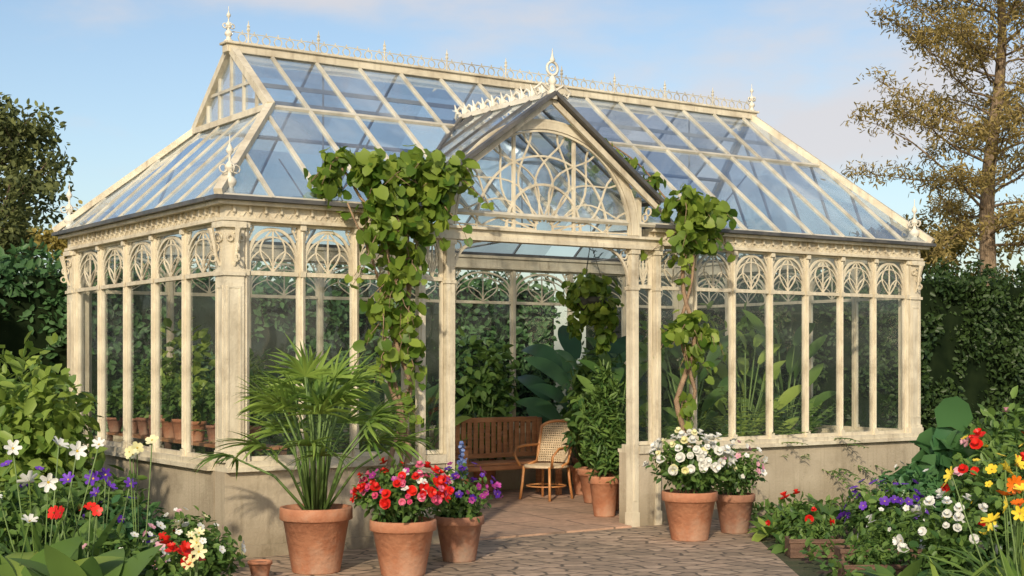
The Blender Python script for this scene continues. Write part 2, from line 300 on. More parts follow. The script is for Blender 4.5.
mul=nt.nodes.new('ShaderNodeMath'); mul.operation='MULTIPLY'; mul.inputs[1].default_value=.85; nt.links.new(cr.outputs[0],mul.inputs[0])
mx=nt.nodes.new('ShaderNodeMix'); mx.data_type='RGBA'; nt.links.new(mul.outputs[0],mx.inputs[0]); nt.links.new(sky.outputs[0],mx.inputs[6]); mx.inputs[7].default_value=(5.0,4.75,4.8,1)
bg=nt.nodes.new('ShaderNodeBackground'); bg.inputs[1].default_value=.15; nt.links.new(mx.outputs[2],bg.inputs[0])
wo=nt.nodes.new('ShaderNodeOutputWorld'); nt.links.new(bg.outputs[0],wo.inputs[0])
sl=bpy.data.lights.new('sun','SUN'); sl.energy=3.6; sl.angle=math.radians(2.0); sl.color=(1,.86,.66)
so=bpy.data.objects.new('sun',sl); COL.objects.link(so); so.rotation_euler=S.to_track_quat('Z','Y').to_euler(); so.location=S*30
cd=bpy.data.cameras.new('camera'); cam=bpy.data.objects.new('camera',cd); COL.objects.link(cam); cam.location=(0,0,1.6); cam.rotation_euler=(math.pi/2,0,0)
cd.lens=50.8; cd.sensor_width=36; cd.shift_y=.0703; cd.clip_end=2000; cd.clip_start=.1; scene.camera=cam
scene.view_settings.view_transform='Standard'; scene.view_settings.look='None'; scene.view_settings.exposure=0

# ------------------------------------------------------------ ground
g=MB(); g.poly([(-400,-100,0),(400,-100,0),(400,700,0),(-400,700,0)]); g.obj('ground',M_grass,kind='structure')
p=MB(); p.poly([(-2.05,4,.004),(2.05,4,.004),(2.12,10.6,.004),(2.2,13.2,.004),(2.75,15.1,.004),(-2.3,11.6,.004)]); p.obj('stone_path',M_pave,kind='structure')
p=MB(); p.poly([(.2,.0,.010),(8.2,.0,.010),(8.2,3.8,.010),(.2,3.8,.010)]); p.obj('floor',M_flag,kind='structure',loc=C0,rot=ANG)
def bed(name,c,n,m):
    c=[Vector((*q,0)) for q in c]; b=MB()
    for j in range(m+1):
        for i in range(n+1):
            s,t=i/n,j/m; q=c[0].lerp(c[1],s).lerp(c[3].lerp(c[2],s),t)
            e=min(s,1-s,t,1-t)*8; b.v.append((q.x+R.uniform(-.02,.02),q.y+R.uniform(-.02,.02),-.02+min(1,e)*.08+R.uniform(-.015,.02)))
    for j in range(m):
        for i in range(n): k=j*(n+1)+i; b.f.append((k,k+1,k+n+2,k+n+1))
    b.obj(name,M_soil,kind='structure',smooth=True)
bed('soil_bed',[(2.12,7),(7.5,7),(9.0,17.2),(2.3,13.3)],60,80)
bed('soil_bed',[(-7.5,7),(-2.0,7),(-2.35,11.4),(-4.7,14.9)],60,60)

# ------------------------------------------------------------ greenhouse
LU,LV=8.38,4.0
GH=thing('greenhouse',C0,'cream-painted Victorian glasshouse with arched porch and stucco plinth','greenhouse',rot=ANG)
def fac(which):
    return {'front':((0,0,0),0),'left':((0,LV,0),-math.pi/2),'right':((LU,0,0),math.pi/2),'back':((LU,LV,0),math.pi)}[which]
ZT0,ZT1=2.290,2.325; ZS=.78; ZTOP=2.72
wcache={}
def window_mesh(wd):
    k=round(wd,3)
    if k in wcache: return wcache[k]
    b=MB(); e=.018
    b.box((0,.03,ZS),(e,.065,ZTOP)); b.box((wd-e,.03,ZS),(wd,.065,ZTOP))
    b.box((e,.03,ZS),(wd-e,.065,ZS+.035)); b.box((e,.015,ZT0),(wd-e,.07,ZT1)); b.box((e,.03,2.695),(wd-e,.065,ZTOP))
    cx=wd/2; rx=wd/2-e
    arc=lambda cx,cz,rx,rz,a0,a1,n=12:[(cx+rx*math.cos(a0+(a1-a0)*i/n),.047,cz+rz*math.sin(a0+(a1-a0)*i/n)) for i in range(n+1)]
    zc=2.44; rz=.235; pts=arc(cx,zc,rx-.004,rz,0,math.pi,16)
    b.tube([(cx+rx-.004,.047,ZT1)]+pts+[(cx-rx+.004,.047,ZT1)],.016,4)
    b.tube([(cx,.047,ZT1),(cx,.047,zc+rz*.98)],.008,4)
    for s in (-1,1):
        b.tube([(cx+s*rx-s*rx*1.0*(1-math.cos(t*math.pi/16)),.047,ZT1+.05+(zc+rz*.72-ZT1-.05)*math.sin(t*math.pi/16)) for t in range(9)],.009,4)
        b.tube([(cx+s*rx*.52*math.sin(math.pi*t/12),.047,ZT1+(zc+rz-ZT1)*t/12) for t in range(13)],.008,4)
        c2=cx+s*rx*.5; hw=rx*.48
        b.tube([(c2-hw,.047,ZT1),(c2-hw,.047,zc-.07),(c2-hw*.75,.047,zc-.01),(c2-hw*.35,.047,zc+.03),(c2,.047,zc+.055),(c2+hw*.35,.047,zc+.03),(c2+hw*.75,.047,zc-.01),(c2+hw,.047,zc-.07),(c2+hw,.047,ZT1)],.007,4)
        b.ring((cx+s*(rx-.026),.047,2.668),.018,.008,8); b.tube([(cx+s*rx*.99,.047,2.59),(cx+s*rx*.90,.047,2.63),(cx+s*rx*.80,.047,2.692)],.010,4)
    fr=b.mesh('window',M_cream)
    g=MB(); g.poly([(e,.05,ZS+.03),(wd-e,.05,ZS+.03),(wd-e,.05,ZT0),(e,.05,ZT0)]); g.poly([(e,.05,ZT1),(wd-e,.05,ZT1),(wd-e,.05,2.695),(e,.05,2.695)])
    wcache[k]=(fr,g.mesh('glass',M_glass)); return wcache[k]
def local(o,x,y,z=0):
    (ox,oy,oz),r=o; c,s=math.cos(r),math.sin(r); return (ox+c*x-s*y,oy+s*x+c*y,z)
MW=.036
mul_m=MB()
mul_m.box((-MW/2,.012,ZS),(MW/2,.078,ZTOP)); mul_m.tube([(0,.010,ZS+.07),(0,.010,2.66)],.010,6)
mul_m.box((-.024,-.006,ZS),(.024,.0118,ZS+.06)); mul_m.box((-.024,-.006,ZT0-.005),(.024,.0118,ZT1+.008)); mul_m.box((-.026,-.012,2.67),(.026,.0118,2.715))
mul_me=mul_m.mesh('mullion',M_cream)
def bays(which,x0,x1,n,dy=0):
    o=fac(which); wd=(x1-x0)/n
    for i in range(n):
        fr,gl=window_mesh(wd-MW); W=mk('window',fr,GH,local(o,x0+i*wd+MW/2,dy),o[1]); mk('glass',gl,W)
    for i in range(n+1): mk('mullion',mul_me,GH,local(o,x0+i*wd,dy),o[1])
bays('front',.19,1.70,3); bays('front',4.50,8.19,7); bays('left',.19,3.81,5); bays('right',.19,3.81,5); bays('back',.19,8.19,9)
def trim(which,x0,x1):
    o=fac(which); loc,rot=o
    b=MB(); b.box((x0,0.0,0),(x1,.20,.70)); b.box((x0,-.03,0),(x1,-.001,.10)); b.obj('plinth',M_stucco,GH,loc=loc,rot=rot)
    b=MB(); b.box((x0,-.055,.70),(x1,.22,.735)); b.box((x0,-.03,.7355),(x1,.16,ZS)); b.obj('sill',M_cream,GH,loc=loc,rot=rot)
def cornice(which,x0,x1,ea,eb):
    o=fac(which); loc,rot=o
    b=MB(); b.box((x0-ea*.3,-.03,ZTOP),(x1+eb*.3,.11,2.745)); b.box((x0,-.01,2.7455),(x1,.10,2.845)); b.box((x0-ea*.8,-.08,2.8455),(x1+eb*.8,.12,2.878))
    n=int((x1-x0)/.13)
    for i in range(n):
        x=x0+(i+.5)*(x1-x0)/n
        b.box((x-.009,-.035,2.79),(x+.009,-.0105,2.8450)); b.tube([(x-.06,-.014,2.76),(x-.03,-.014,2.80),(x,-.014,2.765),(x+.03,-.014,2.80),(x+.06,-.014,2.76)],.005,4)
    b.obj('cornice',M_cream,GH,loc=loc,rot=rot)
    b=MB(); b.box((x0-ea*1.3,-.13,2.8788),(x1+eb*1.3,.10,2.912)); b.obj('gutter',M_lead,GH,loc=loc,rot=rot)
trim('front',0,2.0); trim('front',4.2,LU); trim('back',0,LU); trim('left',.225,LV-.225); trim('right',.225,LV-.225)
cornice('front',0,1.80,.1,0); cornice('front',4.40,LU,0,.1); cornice('back',0,LU,.1,.1); cornice('left',.125,LV-.125,0,0); cornice('right',.125,LV-.125,0,0)
cc=MB(); q=.165
cc.box((-.008,-.008,ZS),(q,q,ZTOP-.002))
cc.box((-.030,-.030,ZS),(q+.005,q+.005,.84)); cc.box((-.020,-.020,.84),(q+.003,q+.003,.87))
cc.box((-.024,-.024,2.28),(q+.004,q+.004,2.31)); cc.box((-.040,-.040,2.665),(q+.006,q+.006,2.712))
for a,b_ in (((.015,-.014,.95),(.030,-.0085,2.2)),((.122,-.014,.95),(.137,-.0085,2.2)),((.031,-.0135,.95),(.1215,-.0085,.97)),((.031,-.0135,2.18),(.1215,-.0085,2.20)),((-.014,.015,.95),(-.0085,.030,2.2)),((-.014,.122,.95),(-.0085,.137,2.2)),((-.0135,.031,.95),(-.0085,.1215,.97)),((-.0135,.031,2.18),(-.0085,.1215,2.20))): cc.box(a,b_)
for k in range(3):
    cc.ring((.08,-.035-.018*(2-k),2.42+.085*k),.028+.006*k,.009,10,ax=((0,1,0),(0,0,1))); cc.ring((-.035-.018*(2-k),.08,2.42+.085*k),.028+.006*k,.009,10)
cc.tube([(.08,-.01,2.36),(.08,-.045,2.44),(.08,-.06,2.54),(.08,-.09,2.66)],[.012,.016,.020,.028],6); cc.tube([(-.01,.08,2.36),(-.045,.08,2.44),(-.06,.08,2.54),(-.09,.08,2.66)],[.012,.016,.020,.028],6)
for s in (.035,.13): cc.ring((s,-.022,2.58),.024,.008,8); cc.ring((-.022,s,2.58),.024,.008,8,ax=((0,1,0),(0,0,1)))
cme=cc.mesh('corner_column',M_cream)
for (x,y,r) in ((0,0,0),(LU,0,math.pi/2),(LU,LV,math.pi),(0,LV,-math.pi/2)): mk('corner_column',cme,GH,(x,y,0),r)
def finial_mesh(h,name='finial'):
    b=MB(); pr=[(.075,0),(.075,.05),(.045,.07),(.035,.16),(.06,.20),(.065,.25),(.05,.30),(.02,.34),(.02,.42),(.045,.45),(.05,.49),(.03,.54),(.012,.58),(.012,.68),(.032,.72),(.036,.76),(.02,.81),(.006,.86),(.004,1.0)]
    b.lathe([(r*.8*(h/.45),z*h) for r,z in pr],n=10)
    for k in range(4):
        a=k*math.pi/2; b.ring((math.cos(a)*.05*h/.45,math.sin(a)*.05*h/.45,.45*h),.03*h/.45,.007,8,ax=((math.cos(a),math.sin(a),0),(0,0,1)))
    return b.mesh(name,M_white,True)
fm=finial_mesh(.50)
for x,y in ((.06,.04),(LU-.04,.04),(LU-.04,LV-.04),(.0,LV-.04)): mk('finial',fm,GH,(x,y,2.915))
fm2=finial_mesh(.34)
# roof
ZE=2.90;ZR=4.54;UL,UR=.94,7.68;GV=1.15;ZG=ZE+(ZR-ZE)*(GV+.1)/2.1
E=lambda u,v:(u,v,ZE)
def zf(v): return ZE+(ZR-ZE)*(v+.1)/2.1
def vint(z): return (z-ZE)*2.1/(ZR-ZE)-.1
RF=mk('roof',None,GH); 
def gl(name,pts): b=MB(); b.poly(pts); return b.obj(name,M_rglass,RF)
gl('glass',[E(-.1,-.1),E(8.48,-.1),(UR,2,ZR),(UL,2,ZR),(UL,GV,ZG)])
gl('glass',[E(8.48,4.1),E(-.1,4.1),(UL,4-GV,ZG),(UL,2,ZR),(UR,2,ZR)])
gl('glass',[E(-.1,4.1),E(-.1,-.1),(UL,GV,ZG),(UL,4-GV,ZG)])
gl('glass',[E(8.48,-.1),E(8.48,4.1),(UR,2,ZR)])
gl('glass',[(UL,GV,ZG),(UL,2,ZR),(UL,4-GV,ZG)])
bb=MB(); kb=MB(); nb=18
for i in range(1,nb):
    u=-.1+8.58*i/nb
    if u<UL: vt=-.1+(u+.1)/(UL+.1)*(GV+.1)
    elif u>UR: vt=-.1+(8.48-u)/(8.48-UR)*2.1
    else: vt=2
    bb.beam((u,-.1,ZE+.008),(u,vt,zf(vt)+.008),.030,.030,(0,-.6,.8))
    if i%2==0: kb.beam((u,4.1,ZE+.008),(u,4-vt,zf(vt)+.008),.020,.024,(0,.6,.8))
x1=8.48-(GV+.1)/2.1*(8.48-UR)
bb.beam((UL,GV,ZG+.012),(x1,GV,ZG+.012),.040,.03,(0,-.6,.8)); bb.beam((-.1,-.09,ZE+.006),(8.48,-.09,ZE+.006),.045,.03,(0,-.6,.8))
kb.beam((UL,4-GV,ZG+.012),(x1,4-GV,ZG+.012),.03,.03,(0,.6,.8)); kb.beam((-.1,4.09,ZE+.006),(8.48,4.09,ZE+.006),.045,.03,(0,.6,.8))
for i in range(1,9):
    v=-.1+4.2*i/9
    if v<GV: t=(v+.1)/(GV+.1)
    elif v>4-GV: t=(4.1-v)/(GV+.1)
    else: t=1
    bb.beam((-.1,v,ZE+.006),(-.1+t*(UL+.1),v,ZE+t*(ZG-ZE)+.006),.020,.020,(-.7,0,.7))
for i in range(1,9):
    v=-.1+4.2*i/9; t=1-abs(v-2)/2.1
    kb.beam((8.48,v,ZE+.01),(8.48-t*(8.48-UR),v,ZE+t*(ZR-ZE)+.01),.022,.026,(.7,0,.7))
for i in range(1,6):
    v=GV+(4-2*GV)*i/6; z=ZR-abs(v-2)/(2-GV)*(ZR-ZG); bb.beam((UL-.01,v,ZG),(UL-.01,v,z),.026,.026,(1,0,0))
vg=GV+.45*(2-GV); bb.beam((UL-.012,vg,ZG+.45*(ZR-ZG)),(UL-.012,4-vg,ZG+.45*(ZR-ZG)),.024,.028)
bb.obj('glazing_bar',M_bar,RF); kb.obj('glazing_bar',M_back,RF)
for sgn in (0,1):
    f=(lambda v:v) if sgn==0 else (lambda v:4-v)
    hb=MB(); hb.beam((-.1,f(-.1),ZE+.03),(UL,f(GV),ZG+.03),.07,.06); hb.beam((UL-.015,f(GV-.02),ZG+.02),(UL-.015,2,ZR+.04),.075,.07,(0,0,1)); hb.obj('hip_rafter',M_cream,RF)
    hb=MB(); hb.beam((8.48,f(-.1),ZE+.03),(UR,2,ZR+.03),.080,.070); hb.obj('hip_rafter',M_cream,RF)
hb=MB(); hb.beam((UL-.03,GV,ZG+.005),(UL-.03,4-GV,ZG+.005),.06,.055); hb.obj('gablet_rail',M_cream,RF)
b=MB(); b.box((UL-.08,1.94,ZR-.02),(UR+.06,2.06,ZR+.055)); b.box((UL-.10,1.915,ZR+.0555),(UR+.08,2.085,ZR+.08)); b.obj('ridge_beam',M_cream,RF,bevel=.006)
b=MB()
for v,ua,ub in ((1.6,1.0,7.7),): 
    for s in (0,1):
        vv=v if s==0 else 4-v; b.beam((ua,vv,zf(v)-.06),(ub,vv,zf(v)-.06),.02,.04)
for u in (1.9,4.3,6.7): b.tube([(u,.1,2.86),(u,2,2.92),(u,3.9,2.86)],.012,6); b.tube([(u,2,2.92),(u,2,4.5)],.010,6); b.tube([(u,2,2.92),(u,1.0,3.7)],.009,6); b.tube([(u,2,2.92),(u,3.0,3.7)],.009,6)
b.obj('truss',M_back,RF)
b=MB(); zc=ZR+.08; n=54
for i in range(n):
    u=UL+.1+(UR-UL-.15)*i/(n-1); b.ring((u,2,zc+.055),.042,.0065,8,m=4); b.tube([(u,2,zc+.09),(u,2,zc+.13)],.006,4)
    if i%6==0: b.lathe([(.010,0),(.010,.12),(.020,.14),(.010,.16),(.018,.175),(.008,.19),(.002,.23)],(u+.063,2,zc),6)
b.tube([(UL,2,zc+.105),(UR,2,zc+.105)],.006,4); b.tube([(UL,2,zc+.012),(UR,2,zc+.012)],.008,4)
b.obj('ridge_cresting',M_bar,RF)
mk('finial',fm2,RF,(UL-.04,2,ZR+.08)); mk('finial',fm2,RF,(UR+.03,2,ZR+.08))

# porch
PO=mk('porch',None,GH); PC=3.10; PV=-.12
def pcol(b,u,wd,zt):
    h=wd/2; b.box((u-h,PV,0),(u+h,PV+wd,zt)); b.box((u-h-.008,PV-.008,0),(u+h+.008,PV+wd+.008,.14)); 
    b.box((u-h-.010,PV-.010,2.27),(u+h+.010,PV+wd+.010,2.30)); b.box((u-h-.013,PV-.013,2.615),(u+h+.013,PV+wd+.013,2.655)); b.box((u-h*.4,PV-.007,.25),(u+h*.4,PV-.0005,2.2))
for u,wd in ((1.77,.065),(2.06,.085),(4.14,.085),(4.43,.065)):
    b=MB(); pcol(b,u,wd,2.66); b.obj('column',M_cream,PO)
for u0 in (1.81,4.19):
    b=MB(); b.box((u0,PV+.01,0),(u0+.20,PV+.10,.70)); b.obj('plinth',M_stucco,PO)
    b=MB(); b.box((u0,PV-.01,.7005),(u0+.20,PV+.11,.775)); b.obj('sill',M_cream,PO)
    fr,g_=window_mesh(.20); W=mk('window',fr,PO,(u0,PV+.02,0)); mk('glass',g_,W)
b=MB(); b.box((1.72,PV-.02,2.66),(4.48,PV+.11,2.70)); b.box((1.74,PV-.005,2.7005),(4.46,PV+.10,2.755)); b.box((1.71,PV-.04,2.7555),(4.49,PV+.12,2.78)); b.obj('transom_beam',M_cream,PO)
CZ=2.79
def parc(rx,rz,a0,a1,n,y,cz=CZ,cx=PC): return [(cx+rx*math.cos(a0+(a1-a0)*i/n),y,cz+rz*math.sin(a0+(a1-a0)*i/n)) for i in range(n+1)]
b=MB(); yy=PV+.05
b.tube(parc(1.04,.96,0,math.pi,36,yy-.01),.052,4,ref=(0,1,0)); b.tube(parc(.985,.905,0,math.pi,36,yy-.035),.014,4,ref=(0,1,0)); b.tube(parc(1.09,1.005,0,math.pi,36,yy-.04),.013,4,ref=(0,1,0))
b.obj('arch',M_cream,PO)
# symmetrical interlaced fan: concentric half-rings crossed by looping ribs that all stay inside the arch
b=MB()
b.tube(parc(.42,.42,0,math.pi,20,yy),.015,4,ref=(0,1,0)); b.tube(parc(.74,.68,0,math.pi,28,yy),.013,4,ref=(0,1,0))
for s in (-1,1): b.box((PC+s*.34-.014,yy-.014,2.78),(PC+s*.34+.014,yy+.014,3.66))
nr=9
for k in range(nr):
    a0=math.pi*(k)/(nr-1)
    for s in (-1,1):
        pts=[]
        for t in range(13):
            r=t/12; a=a0+s*.24*math.sin(math.pi*r*1.5)
            a=min(max(a,.02),math.pi-.02); pts.append((PC+(.10+.88*r)*math.cos(a),yy,CZ+(.08+.82*r)*math.sin(a)))
        b.tube(pts,.010,4)
b.ring((PC,yy,CZ+.02),.10,.012,14)
b.obj('tracery',M_cream,PO)
for s in (-1,1):
    b=MB(); x0=PC+s*.995
    b.tube([(x0-s*.30*(1-math.cos(t*math.pi/20)),yy,2.66-.34*(1-math.sin(t*math.pi/20))) for t in range(11)],.016,4,ref=(0,1,0))
    b.ring((x0-s*.055,yy,2.605),.040,.008,12); b.ring((x0-s*.03,yy,2.52),.022,.007,10); b.obj('door_bracket',M_cream,PO)
g2=MB(); pts=[(x,yy+.03,z) for x,y,z in parc(1.02,.94,0,math.pi,24,yy)]; g2.poly(pts); g2.obj('glass',M_glass,PO)
PZ=4.02; PE=3.12; HW=1.26; V0=-.22
pr=MB()
for s in (-1,1):
    g3=MB(); g3.poly([(PC,V0+.03,PZ-.01),(PC+s*HW,V0+.03,PE-.01),(PC+s*HW,vint(PE)+.02,PE-.01),(PC,vint(PZ)+.02,PZ-.01)]); g3.obj('glass',M_rglass,PO)
    nrm=(s*.6,0,.8)
    for k in range(1,5):
        v=V0+.33*k; z0=PE if v<=vint(PE) else zf(v); x0=(PZ-z0)/(PZ-PE)*HW
        if z0<PZ: pr.beam((PC,v,PZ),(PC+s*x0,v,z0),.024,.026,nrm)
    pr.beam((PC+s*HW,V0,PE),(PC+s*HW,vint(PE)+.02,PE),.05,.035,nrm)
    pr.beam((PC+s*HW,vint(PE),PE+.012),(PC,vint(PZ),PZ+.012),.05,.02,nrm)
    pr.beam((PC,V0,PZ+.012),(PC+s*(HW+.02),V0,PE),.085,.034,nrm)
pr.obj('roof',M_lead,PO)
b=MB()
for s in (-1,1):
    b.beam((PC,V0+.03,PZ-.050),(PC+s*(HW-.02),V0+.03,PE-.050),.03,.050,(0,0,1)); 
    b.box((PC+s*1.12-.022,PV+.03,2.785),(PC+s*1.12+.022,PV+.08,3.16)); b.box((PC+s*1.12-.018,PV+.08,2.93),(PC+s*1.12+.018,.30,3.16))
    for k in range(2): b.ring((PC+s*(HW-.08),V0+.07+.05*k,PE-.10-.05*k),.036,.009,10,ax=((0,1,0),(0,0,1)))
b.obj('bargeboard',M_cream,PO)
b=MB()
for k in range(10):
    v=V0+.10+k*.165; z=PZ
    b.tube([(PC,v-.07,z),(PC,v-.05,z+.08),(PC,v,z+.105),(PC,v+.045,z+.075),(PC,v+.03,z+.035),(PC,v-.005,z+.045)],.014,5,ref=(1,0,0))
    b.tube([(PC,v+.07,z),(PC,v+.075,z+.09),(PC,v+.10,z+.145)],[.018,.014,.004],5,ref=(1,0,0))
b.box((PC-.035,V0+.02,PZ-.02),(PC+.035,vint(PZ),PZ+.025))
for s in (-1,1): b.tube([(PC+s*.04,V0+.02,PZ+.04),(PC+s*.12,V0+.02,PZ+.09),(PC+s*.20,V0+.02,PZ+.03),(PC+s*.17,V0+.02,PZ-.02),(PC+s*.13,V0+.02,PZ+.01)],.014,5,ref=(0,1,0))
b.obj('porch_cresting',M_white,PO)
b=MB(); b.lathe([(.05,-.05),(.055,.02),(.03,.05),(.025,.09),(.045,.12),(.025,.15),(.014,.17)],(PC,V0+.02,PZ),10); b.ring((PC,V0+.02,PZ+.235),.06,.013,18,m=6); b.ring((PC,V0+.02,PZ+.235),.022,.007,10,m=5)
b.lathe([(.014,.29),(.028,.31),(.014,.34),(.007,.37),(.002,.42)],(PC,V0+.02,PZ),8)
b.obj('finial',M_white,PO,smooth=True)
b=MB(); b.box((2.12,-.14,.0),(4.08,.20,.022)); b.obj('threshold',M_flag,PO)

# ------------------------------------------------------------ pots
def pot_parts(root,rr,H,m=M_terra):
    b=MB(); b.lathe([(.001,0.0),(.64*rr,0),(.66*rr,.01),(.90*rr,.80*H),(.97*rr,.80*H+.004),(1.0*rr,.82*H),(1.0*rr,.97*H),(.985*rr,H),(.90*rr,H),(.885*rr,.86*H)],n=28); b.obj('pot',m,root,smooth=True)
    b=MB(); b.lathe([(.887*rr,.88*H),(.5*rr,.90*H),(.001,.91*H)],n=16); b.obj('soil',M_soil,root,smooth=True)
def bush(root,c,rad,n,ls,m,t=T_oval,blooms=(),stems=True,zlo=None):
    lb=LB(); c=np.array(c,float)
    cs=np.vstack([c]+[c+rdir(1)[0]*A(*rad)*.5 for _ in range(6)]); rd=np.vstack([A(*rad)*.9]+[A(*rad)*.6]*6)
    cloud(lb,t,cs,rd,n,ls,up=.8,shell=.3,zlo=zlo); lb.obj('foliage',m,root)
    if stems:
        b=MB()
        for k in range(7):
            a=R.uniform(0,6.28); q=c+A(math.cos(a)*rad[0]*.6,math.sin(a)*rad[1]*.6,0); b0=np.array([q[0]*.15,q[1]*.15,max(0.0,c[2]-rad[2]-.12)])
            b.tube([b0,(b0+q)/2+A(0,0,.03),q],.006,4)
        b.obj('stem',M_stem,root)
    for (bm,nb_,bs,tt) in blooms:
        lb=LB(); d=rdir(nb_); d[:,2]=np.abs(d[:,2])*1.0-.1; d[:,1]-=.25; d=unit(d)
        P=c+d*A(*rad)*(1.0+.22*rng.random((nb_,1))); lb.add(tt,P,np.cross(d,rdir(nb_)),d+A(0,-.35,.3)+.45*rng.normal(size=(nb_,3)),bs*(.6+.65*rng.random(nb_))); lb.obj('blossom',bm,root)

# palm
PT=thing('potted_palm',(-1.477,10.9,.004),'bushy bright green fan palm in a large terracotta pot','potted plant')
pot_parts(PT,.275,.49)
st=MB(); lb=LB()
for k in range(30):
    a=k*2.4+R.uniform(-.3,.3); el=(.30,.65,.95,1.2,1.42)[k%5]+R.uniform(-.15,.12); ln=R.uniform(.56,.84)
    hd=np.array([math.cos(a),math.sin(a),0]); base=A(hd[0]*.06,hd[1]*.06,.44)
    tip=base+A(0,0,.30)+ln*(hd*math.cos(el)*.70+A(0,0,math.sin(el)*.95))
    mid=base*.45+tip*.55+A(0,0,.05)-hd*.05; st.tube([base,mid,tip],[.013,.010,.007],5)
    ax=unit(tip-mid+hd*.10); side=unit(np.cross(ax,A(0,0,1)+hd*.01)); nrm=unit(np.cross(side,ax))
    m_=15; th=np.linspace(-1.55,1.55,m_)+rng.normal(size=m_)*.05
    D=np.cos(th)[:,None]*ax+np.sin(th)[:,None]*side+nrm*.08+rng.normal(size=(m_,3))*.05
    Sx=R.uniform(.34,.43)*(1-.08*np.abs(th))
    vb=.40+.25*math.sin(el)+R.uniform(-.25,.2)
    for j in range(m_):
        lb.add(R.choice(T_long),tip[None],D[j:j+1],nrm[None]+rng.normal(size=(1,3))*.12,Sx[j:j+1],[min(1,max(0,vb+R.uniform(-.25,.3)))])
st.obj('stem',M_stem,PT,smooth=True); lb.obj('foliage',F_palm,PT)
def fpot(loc,rr,H,label,m,lm,c,rad,n,ls,bl):
    r=thing('potted_flowers',(*loc,.004),label,'potted plant'); pot_parts(r,rr,H,m); bush(r,c,rad,n,ls,lm,blooms=bl); return r
fpot((-.81,10.75),.25,.41,'terracotta pot overflowing with red and pink geraniums',M_terra,F_mid,(0,0,.58),(.32,.29,.22),1500,.062,[(B_red,44,.036,T_rose),(B_pink,26,.032,T_rose),(B_white,12,.026,T_f5),(B_mag,14,.028,T_f5)])
r=fpot((-.42,11.5),.20,.36,'terracotta pot of purple flowers with a pale blue spire',M_terra2,F_mid,(.02,0,.52),(.27,.25,.22),1000,.058,[(B_purp,34,.030,T_f5),(B_mag,24,.026,T_f5)])
lb=LB(); n=70; zz=rng.random(n); P=np.stack([.02+.022*rng.normal(size=n)*(1.2-zz),.022*rng.normal(size=n),.66+.28*zz],1); d=rdir(n); lb.add(T_f5,P,np.cross(d,rdir(n)),d+A(0,-.3,.2),.018); lb.obj('flower_spike',B_blue,r)
fpot((1.58,12.85),.25,.43,'terracotta pot crowded with white geraniums',M_terra,F_mid,(0,0,.66),(.32,.29,.26),1500,.062,[(B_white,62,.040,T_rose),(B_cream,12,.034,T_rose)])
fpot((2.06,13.37),.19,.36,'brown terracotta pot with white and pink flowers',M_terra2,F_mid,(.02,0,.56),(.25,.25,.25),900,.06,[(B_white,16,.032,T_f5),(B_ppink,10,.03,T_f5)])
r=thing('terracotta_pot',(-1.84,10.55,.004),'small empty terracotta pot on the paving','pot'); pot_parts(r,.09,.13,M_terra)

# ------------------------------------------------------------ vines
def vine(base,label,stems,clusters,n,size,shoots=5,reach=1.7):
    bu,bv=base; r=thing('climbing_vine',L(bu,bv,0),label,'vine',rot=ANG)
    b=MB()
    for path,rad in stems:
        pts=[]
        for i in range(len(path)-1):
            for k in range(5):
                t=k/5; a=Vector(path[i]);c=Vector(path[i+1]); q=a.lerp(c,t); ph=(i*5+k)*.75+rad*300
                pts.append((q.x-bu+.035*math.sin(ph),q.y-bv+.03*math.cos(ph),q.z))
        e=path[-1]; pts.append((e[0]-bu,e[1]-bv,e[2])); m_=len(pts)
        b.tube(pts,[rad*(1-.6*i/m_) for i in range(m_)],6)
    lb=LB()
    for c in clusters:
        for k in range(shoots):
            d=rdir(1)[0]; d[2]-=.25; p0=A(c[0]-bu,c[1]-bv,c[2]); pts=[p0]; ln=reach*A(c[3],c[4]*1.1,c[5]*1.2)
            for j in range(1,6): pts.append(pts[-1]+d*ln/5+A(0,0,-.012*j)+rng.normal(size=3)*.015)
            b.tube(pts,[.006,.005,.005,.004,.003,.002],4)
            P=np.array(pts[2:]); m_=len(P); lb.add(T_heart,P+rng.normal(size=(m_,3))*.02,rng.normal(size=(m_,3))-A(0,0,1.0),rdir(m_)*.6+A(0,-.9,.4),size*(.5+.55*rng.random(m_)))
    b.obj('stem',M_vinew,r,smooth=True)
    C=np.array([(c[0]-bu,c[1]-bv,c[2]) for c in clusters]); Rd=np.array([c[3:6] for c in clusters])
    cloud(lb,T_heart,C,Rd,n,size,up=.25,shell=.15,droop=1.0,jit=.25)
    lb.obj('foliage',F_vine,r); return r
